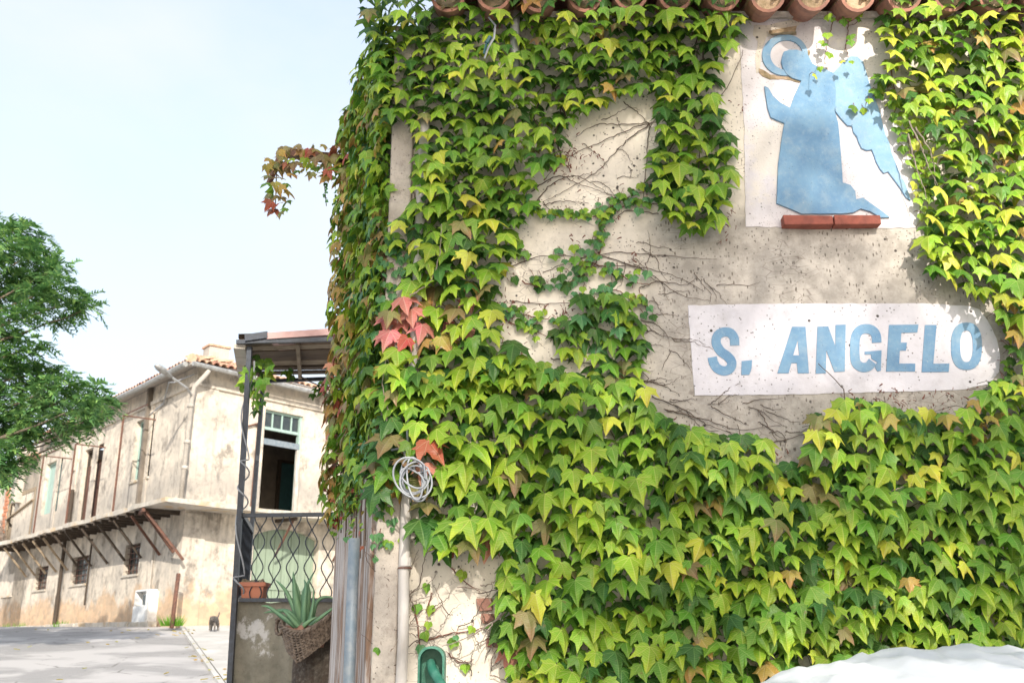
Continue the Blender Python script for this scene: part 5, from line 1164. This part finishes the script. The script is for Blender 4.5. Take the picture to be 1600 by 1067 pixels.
small('cool green creeper running down the wall corner', [], [[(610, 360), (600, 400), (605, 440), (598, 490)], [(620, 380), (625, 420), (640, 400)], [(600, 640), (595, 700), (592, 760), (598, 800)], [(612, 620), (606, 680), (612, 740)], [(590, 780), (600, 830), (590, 870)]], 14, {'blueg': 6, 'green': 3}, spread=16, stepk=.3, offv=.05)
# side wall ivy
zpl = SWl
S1 = [(516, -12), (600, -12), (602, 120), (600, 300), (598, 500), (597, 700), (594, 800), (585, 880), (560, 900), (548, 860), (530, 820), (505, 800), (500, 640), (502, 480), (512, 330), (528, 220), (540, 120), (552, 40)]
random.seed(21)
def palS(x, y):
    if x < 530 and y > 520: return {'rust': 4, 'brown': 3, 'red': 2.2, 'green': 3, 'lime': 1.5, 'pink': .8}
    if x < 545: return {'rust': 3.5, 'brown': 2.5, 'green': 4, 'lime': 3, 'yellow': 1, 'red': .5}
    return {'green': 5, 'lime': 4, 'dark': 2, 'rust': 1.2, 'brown': 1, 'blueg': 1, 'yellow': .5}
root = thing('side_ivy', 'thick ivy with bronze and red tints hanging over the side wall at the corner', 'climbing vine', SWl.pt(.5, 0, 2.2)); mb = MB(); mb.uv = []; st = MB()
SS = [(a, z) for a in [0] for z in [0]]
def side_pts(n, rmin):
    out = []; cell = {}
    for _ in range(n):
        s = random.uniform(-.02, SL_len + .10); z = random.uniform(2.3, zEv + .15); zl = 2.42 + .25 * math.sin(s * 9) + .12 * math.sin(s * 31)
        if z < zl: continue
        if s > SL_len - .03 and z < 2.75: continue
        g = (int(s / rmin), int(z / rmin)); ok = True
        for i in (-1, 0, 1):
            for j in (-1, 0, 1):
                for (a, b) in cell.get((g[0] + i, g[1] + j), ()):
                    if (a - s) ** 2 + (b - z) ** 2 < rmin * rmin: ok = False
        if ok: cell.setdefault(g, []).append((s, z)); out.append((s, z))
    return out
def place_side(pts, objs, f):
    n_ = 0
    for (s, z) in pts:
        o_ = (.04 + .09 * (.5 + .5 * math.sin(s * 7 + z * 5) * math.cos(z * 6 - s * 3)) + .03 * (s > .9)) * f + random.uniform(0, .03)
        sc_ = random.uniform(.055, .085); p = SWl.pt(s, o_, z); V = LEAFV
        mw = Matrix.Translation(p) @ frame_for(SWl, .45 + random.gauss(0, .22), random.gauss(.05, .5), random.gauss(0, .3)) @ Matrix.Diagonal((sc_, sc_, sc_, 1))
        d = p - CAM; px = 800 + FPX * d.x / (d.y * CP + d.z * SP); py = 533.5 - FPX * (d.z * CP - d.y * SP) / (d.y * CP + d.z * SP)
        c = pick(palS(px, py)); vi = random.randrange(len(V))
        if objs and n_ < 296: inst(leaf_mesh('star', vi, c), 'leaf', root, mw); n_ += 1
        else: stuff_add(mb, V[vi][0], V[vi][1], mw, CK.index(c))
    return n_
fp = side_pts(9000, .052); fp.sort(key=lambda q: q[0]); stats['side'] = len(fp)
place_side(fp, True, 1.0); place_side(side_pts(7000, .05), False, .6); place_side(side_pts(5000, .055), False, .25)
# hanging tails below the mass, in front of the planks
for (s0, zb_2) in ((.06, 2.05), (.2, 2.0), (.36, 2.1), (.55, 2.2), (.75, 2.15), (.95, 2.2)):
    z = 2.6; pts = []
    while z > zb_2: pts.append((s0 + random.gauss(0, .03), z)); z -= .022
    for (s, z) in pts:
        sc_ = random.uniform(.022, .035); c = pick({'green': 3, 'blueg': 2, 'rust': 1, 'red': .8, 'lime': 2})
        stuff_add(mb, SMALLV[0][0], SMALLV[0][1], Matrix.Translation(SWl.pt(s, .07 + random.uniform(0, .05), z)) @ frame_for(SWl, .5 + random.gauss(0, .3), random.gauss(0, .6), random.gauss(0, .4)) @ Matrix.Diagonal((sc_, sc_, sc_, 1)), CK.index(c))
    st.tube([SWl.pt(s0 + .02 * math.sin(i * 1.3), .06, 2.7 - (2.7 - zb_2) * i / 9) for i in range(10)], .004, 4)
fin(root, mb, st)
# a few big leaves turning round the corner
# overhanging sprig on the iron beam
root = thing('hanging_sprig', 'bronze tinted ivy sprig hanging from the rusty iron beam against the sky', 'climbing vine', ba); mb = MB(); mb.uv = []; st = MB()
PF = Plane((0, 6.2), (1, 0))
random.seed(5)
pt_ = poisson([[(430, 240), (455, 232), (500, 232), (530, 225), (545, 240), (545, 300), (525, 290), (500, 278), (470, 272), (445, 282), (450, 300), (448, 330), (432, 342), (418, 325), (420, 300), (415, 265)]], lambda x, y: 9.5, (), 12000)
place(root, PF, pt_, wl(24), lambda x, y: ({'brown': 4, 'rust': 3, 'green': 2.5, 'red': 1, 'lime': 1} if y > 246 else {'red': 3, 'rust': 4, 'brown': 3, 'pink': 1}), lambda x, y: random.uniform(-.08, .1), wl(.5), 'star', True, mb, None, 1.5, dist=6.3)
place(root, PF, [(508 + random.gauss(0, 1.5), 280 + i * 4.5) for i in range(9)] + [(524 + random.gauss(0, 2), 300 + i * 4) for i in range(6)], wl(8), wl({'dark': 1, 'blueg': 2}), wl(0), wl(.5), 'small', True, mb, None, 1.5, dist=6.3)
st.tube([at(550, 250, 6.2), at(500, 244, 6.2), at(450, 246, 6.2), at(432, 270, 6.2), at(430, 330, 6.2)], .008, 5, r1=.003); st.tube([at(505, 262, 6.2), at(507, 290, 6.2), at(510, 322, 6.2)], .003, 4)
fin(root, mb, st)
# climber on the canopy post
root = thing('post_climber', 'green vine leaves climbing the canopy post under its corner', 'climbing vine', (b0.x, TY, tz)); mb = MB(); mb.uv = []; st = MB()
PT_ = Plane((0, TY + .15), (1, 0)); PT2 = Plane((0, TY + .9), (1, 0))
place(root, PT_, poisson([[(388, 575), (400, 560), (425, 572), (420, 590), (405, 610), (418, 625), (410, 640), (396, 632), (388, 610)]], lambda x, y: 9, (), 5000), wl(24), wl({'green': 4, 'dark': 3, 'lime': 2, 'brown': .4}), lambda x, y: random.uniform(-.15, .2), wl(.4), 'star', True, mb, None, 1.6)
place(root, PT2, [(452, 580), (456, 592), (449, 586), (494, 612), (488, 620), (497, 606), (503, 600), (505, 615), (380, 606), (381, 612), (400, 640), (398, 648)], wl(17), wl({'dark': 3, 'green': 3}), wl(0), wl(.4), 'star', True, mb, None, 1.6)
st.tube([at(395, 640, TY + .15), at(398, 600, TY + .15), at(410, 575, TY + .3)], .008, 5); st.tube([at(470, 588, TY + .9), at(484, 596, TY + .9), at(500, 603, TY + .9), at(520, 600, TY + .9)], .006, 4)
fin(root, mb, st)
# bare runners on the plaster
random.seed(9)
BV = thing('bare_runners', 'leafless brown runners with dry red stalks spread over the bare plaster', 'dry vine', at(900, 220, WY))
A_m = MB(); B_m = MB(); C_m = MB()
vines(A_m, FW, [[(1030, 190), (990, 200), (940, 222), (890, 245), (850, 280)], [(1015, 195), (985, 215), (960, 240), (930, 270), (880, 300), (835, 320)], [(1015, 192), (970, 195), (930, 195), (900, 215)], [(1060, 130), (1035, 170), (1015, 200)], [(1015, 195), (1010, 250), (1003, 320)], [(975, 160), (995, 175), (1015, 195)],
    [(830, 300), (870, 275), (900, 285), (940, 300), (985, 310)], [(835, 320), (860, 290), (895, 275), (930, 290), (960, 310)], [(850, 320), (880, 315), (920, 318)], [(1030, 335), (980, 330), (960, 345)]], .0035, .01)
vines(A_m, FW, [[(880, 410), (960, 395), (1040, 400), (1120, 405)], [(900, 420), (980, 415), (1050, 430), (1100, 455)], [(940, 400), (1010, 425), (1060, 460), (1110, 470)], [(1000, 450), (1030, 440), (1070, 445), (1090, 432)], [(860, 560), (900, 565), (960, 570), (1020, 580)], [(990, 590), (1030, 600), (1060, 615)], [(1000, 500), (1030, 510), (1045, 530)], [(800, 415), (850, 400), (900, 402)], [(795, 470), (860, 475), (920, 470)], [(1020, 620), (1070, 640), (1110, 665), (1160, 680)], [(1040, 640), (1100, 655), (1150, 670), (1220, 665)], [(1050, 660), (1100, 680), (1150, 690)], [(1110, 635), (1140, 650), (1170, 665)], [(1160, 700), (1210, 690), (1250, 680), (1280, 672)], [(1185, 640), (1200, 665), (1215, 690)]], .0032, .01)
for k in range(70):
    x, y = random.choice([(random.uniform(980, 1130), random.uniform(370, 470)), (random.uniform(985, 1060), random.uniform(470, 660)), (random.uniform(1010, 1260), random.uniform(625, 700)), (random.uniform(800, 1010), random.uniform(390, 600)), (random.uniform(830, 1020), random.uniform(180, 330))])
    a = random.gauss(.2, .5); L = random.uniform(20, 70); pth = [(x, y)]
    for q in range(4): a += random.gauss(0, .35); x += math.cos(a) * L / 4; y += math.sin(a) * L / 4; pth.append((x, y))
    vines(A_m, FW, [pth], .0022, .006, 4)
for k in range(46):                       # tangle on the low bare patch and the corner
    x, y = random.choice([(random.uniform(640, 780), random.uniform(900, 1060)), (random.uniform(590, 660), random.uniform(860, 1060)), (random.uniform(700, 800), random.uniform(960, 1060))]); a = random.uniform(-2.8, .4); L = random.uniform(30, 110); pth = [(x, y)]
    for q in range(5): a += random.gauss(0, .35); x += math.cos(a) * L / 5; y += math.sin(a) * L / 5; pth.append((x, y))
    vines(C_m if k % 3 == 0 else A_m, FW, [pth], .0032 if k % 3 == 0 else .0026, .03, 5)
vines(C_m, FW, [[(600, 690), (605, 640), (598, 600), (604, 560)], [(640, 462), (672, 440), (686, 400), (690, 350)], [(1115, 865), (1105, 890), (1092, 915), (1088, 930)], [(1140, 800), (1160, 785), (1190, 790), (1210, 802)], [(1375, 780), (1390, 768), (1412, 760)], [(1420, 190), (1440, 230), (1450, 260), (1465, 290)], [(1430, 200), (1455, 240), (1462, 290)], [(1418, 210), (1432, 260), (1448, 310)], [(785, 960), (740, 990), (690, 1010)], [(790, 955), (765, 980), (750, 1010)]], .0042, .16)
for (cx_, cy_, n_, sx, sy) in ((895, 245, 60, 26, 16), (870, 262, 30, 16, 14), (965, 345, 10, 4, 18), (990, 425, 14, 3, 20), (1135, 345, 18, 5, 22), (1045, 665, 20, 22, 8), (1390, 625, 34, 20, 12), (1430, 645, 20, 40, 10), (1330, 615, 8, 30, 6), (860, 480, 30, 40, 8), (905, 370, 10, 20, 6), (1155, 165, 6, 8, 4), (795, 500, 40, 14, 36), (700, 780, 24, 22, 10), (1200, 720, 30, 30, 16), (1480, 620, 20, 30, 10)):
    for k in range(n_):
        x = random.gauss(cx_, sx); y = random.gauss(cy_, sy); p = FW.hit(x, y, .02); a = random.uniform(-1, 1); d_ = Vector((math.sin(a), -.3, -math.cos(a) * random.choice([1, 1, -.4]))) * random.uniform(.01, .035)
        B_m.tube([p, p + d_ * .5 + Vector((0, -.006, 0)), p + d_], .0022, 4, r1=.0045 if k % 3 == 0 else .0015)
obj('runner', A_m, M['stem'], BV, kind='stuff'); obj('dry_stalk', B_m, M['stem_red'], BV, kind='stuff'); obj('bleached_runner', C_m, M['stem_pale'], BV, kind='stuff')
print('IVY', {k: (v if isinstance(v, int) else v[1]) for k, v in stats.items()})

# ------------------------------------------------------------------ tree at the left
random.seed(33)
TRY = 19.0
tx = at(-230, 700, TRY).x
TR = thing('acacia_tree', 'green feathery tree with spreading layered branches at the left edge', 'tree', (tx, TRY, gz(0, TRY)))
def taper(path, r0, r1, name='branch', n=7):
    m_ = MB(); P = []; k = len(path)
    for i in range(k - 1):
        p0, p1, p2, p3 = [Vector(path[max(0, min(k - 1, i + d))]) for d in (-1, 0, 1, 2)]
        for j in range(5): f = j / 5; P.append(.5 * ((2 * p1) + (p2 - p0) * f + (2 * p0 - 5 * p1 + 4 * p2 - p3) * f * f + (3 * p1 - p0 - 3 * p2 + p3) * f ** 3) + Vector([random.uniform(-.03, .03) for _ in range(3)]))
    P.append(Vector(path[-1])); m_.tube(P, r0, n, r1=r1); return obj(name, m_, M['treebark'], TR, smooth=True)
g0 = gz(0, TRY)
taper([(tx, TRY, g0 - .1), (tx + .1, TRY + .05, g0 + 1.5), (tx - .05, TRY, g0 + 3), (tx + .15, TRY - .1, g0 + 4.6), (tx + .3, TRY, g0 + 6.4)], .26, .07, 'trunk', 12)
tmb = MB(); tmb.uv = None
# spray clumps: (centre px, half width, half height, count, depth shift)
CL = [(22, 358, 30, 16, 0), (60, 382, 26, 14, .3), (15, 395, 40, 22, -.4), (45, 425, 45, 22, .5), (80, 420, 26, 12, 0), (15, 450, 40, 24, .6), (75, 448, 40, 16, -.5), (110, 470, 34, 14, .2), (128, 482, 20, 10, 0), (60, 470, 40, 14, .8), (25, 490, 36, 16, -.6), (95, 497, 26, 9, .5),
      (5, 525, 30, 16, .3), (35, 545, 34, 18, -.3), (10, 575, 40, 20, .5), (60, 575, 30, 14, .2), (92, 600, 36, 16, -.4), (35, 605, 44, 20, .2), (130, 612, 34, 15, .3), (155, 628, 24, 12, 0), (115, 635, 40, 15, -.6), (75, 630, 40, 16, .7), (20, 635, 44, 20, -.2), (150, 648, 28, 10, .4), (60, 655, 36, 12, -.3), (15, 665, 34, 18, .3),
      (100, 655, 26, 8, .5), (118, 668, 22, 8, 0), (35, 680, 28, 14, .1), (5, 700, 26, 18, -.5), (20, 725, 26, 16, -.2), (10, 745, 20, 10, 0), (-60, 400, 60, 50, 0), (-60, 500, 60, 50, .5), (-60, 600, 60, 60, -.5), (-60, 700, 60, 50, 0), (-160, 450, 60, 70, .4), (-160, 600, 70, 90, 0), (-280, 480, 80, 90, .5), (-300, 620, 80, 90, -.5), (-30, 350, 40, 20, .5), (-120, 340, 60, 30, 0), (100, 690, 8, 4, .2), (88, 683, 12, 4, .4)]
hub = {}
for (cx_, cy_, hw_, hh_, ds) in CL:
    cen = at(cx_, cy_, TRY + ds)
    # a limb from the trunk axis towards the clump, rising then spreading
    zt2 = max(g0 + 2.2, cen.z - (cen.x - tx) * .34); start = Vector((tx + .1, TRY, zt2 if zt2 < g0 + 6.0 else g0 + 5.8)); mid_ = start.lerp(cen, .5) + Vector((0, 0, -.12))
    if cx_ > -100: taper([start, mid_, cen + Vector((0, 0, -.05))], .05, .012, 'branch', 5)
    ppm = FPX / TRY * .98; n_sp = int(hw_ * hh_ * .105) + 6
    for q in range(n_sp):
        a = random.uniform(0, 6.283); r_ = random.random() ** .5; sx_ = math.cos(a) * r_ * hw_ / ppm; sz_ = math.sin(a) * r_ * hh_ / ppm; sy_ = random.gauss(0, .42) * hw_ / ppm
        b_ = cen + Vector((sx_, sy_, sz_ + .05 * math.sin(sx_ * 5)))
        # twig with two rows of leaflets, drooping away from the trunk
        dirn = Vector((random.gauss(.6 * (1 if sx_ > -.3 else .2), .6), random.gauss(0, .6), random.gauss(-.06, .32))).normalized(); L = random.uniform(.16, .38); side_ = dirn.cross(Vector((random.gauss(0, .3), random.gauss(0, .3), 1))).normalized(); nl = 6
        for l in range(nl):
            f = (l + .6) / nl
            for sg in (-1, 1):
                p = b_ + dirn * (L * f) - Vector((0, 0, .10 * f * f)); tip = p + side_ * sg * random.uniform(.07, .13) * (1.15 - f * .5) + dirn * .06 + Vector((0, 0, random.uniform(-.04, .01))); wv = dirn * random.uniform(.016, .028)
                tmb.add([p - wv, p + wv, tip + wv * .5, tip - wv * .7], [(0, 1, 2, 3)], random.choice((0, 0, 1, 1, 2)))
def tree_leaf(name, c, c2):
    t = NT(name, .5); rnd = t.g.outputs['Random Per Island']; col_ = t.mix(t.rng(rnd, 0, 1, 0, 1, False), c, c2); t.l(col_, t.b.inputs['Base Color'])
    tr = t.n('ShaderNodeBsdfTranslucent'); t.l(col_, tr.inputs[0]); ms = t.n('ShaderNodeMixShader'); ms.inputs[0].default_value = .35; t.l(t.b.outputs[0], ms.inputs[1]); t.l(tr.outputs[0], ms.inputs[2]); t.l(ms.outputs[0], t.out.inputs[0]); return t.m
obj('crown', tmb, [tree_leaf('tree_leaf_a', (.09, .22, .07), (.15, .31, .10)), tree_leaf('tree_leaf_b', (.14, .30, .09), (.26, .42, .11)), tree_leaf('tree_leaf_c', (.05, .14, .05), (.09, .20, .07))], TR, kind='stuff', recalc=False)
print('TREE', len(tmb.f))
# ------------------------------------------------------------------ added unseen trees behind the viewer, crowns shaped to dapple sun on the wall
random.seed(4)
def cast(x, z, yn): p = Vector((x, WY, z)); return p + to_sun * ((yn - WY) / to_sun.y)
def line_x(z):      # right edge of the shade on the wall (photo: from above the halo down to the right end of the name sign)
    a, b = at(1195, 30, WY), at(1500, 470, WY); return a.x + (b.x - a.x) * (a.z - z) / (a.z - b.z)
lobes = []
for k in range(400):
    x = random.uniform(-3.4, 4.2); z = random.uniform(.6, 5.9); r_ = random.uniform(.45, .95)
    if x + r_ * .8 > line_x(z) and z > 3.1: continue
    if any((x - a) ** 2 + (z - b) ** 2 < (.55 * (r_ + c)) ** 2 for a, b, c, d in lobes): continue
    lobes.append((x, z, r_, random.uniform(-1.0, 1.0)))
SHADE_TREES = [('added unseen open crowned tree shading the wall, left behind the viewer', -2.2, -14.0), ('added unseen open crowned tree shading the wall, middle behind the viewer', .8, -13.0), ('added unseen spreading tree shading the wall, right behind the viewer', 3.2, -12.0)]
for ti, (lab, txw, yn) in enumerate(SHADE_TREES):
    mine = [l for l in lobes if min(range(3), key=lambda q: abs(l[0] - SHADE_TREES[q][1])) == ti]
    base = cast(txw, 2, yn); T_ = thing('added_shade_tree', lab, 'tree', (base.x, yn, 0)); cr = MB(); zt_h = cast(txw, 3.5, yn).z
    m_ = MB(); m_.tube([(base.x, yn, 0), (base.x + .1, yn, 3), (base.x - .1, yn, zt_h - 2), (base.x, yn, zt_h)], .24, 10, r1=.08); obj('trunk', m_, M['treebark'], T_, smooth=True)
    for (x, z, r_, dy) in mine:
        c0 = cast(x, z, yn + dy); m_ = MB(); s0 = Vector((base.x, yn, min(c0.z - .6, zt_h))); m_.tube([s0, s0.lerp(c0, .5) - Vector((0, 0, .15)), c0], .06, 5, r1=.015); obj('branch', m_, M['treebark'], T_, smooth=True)
        for q in range(int(960 * r_ * r_)):
            v = Vector((random.gauss(0, 1), random.gauss(0, 1), random.gauss(0, 1))).normalized() * (r_ * random.random() ** .45); p = c0 + v
            a = Vector((random.gauss(0, 1), random.gauss(0, 1), random.gauss(0, 1))).normalized() * .062; b = a.cross(Vector((random.gauss(0, 1), random.gauss(0, 1), random.gauss(0, 1)))).normalized() * .05
            cr.add([p - a, p + b, p + a, p - b], [(0, 1, 2, 3)])
    obj('crown', cr, LM['dark'], T_, kind='stuff', recalc=False)
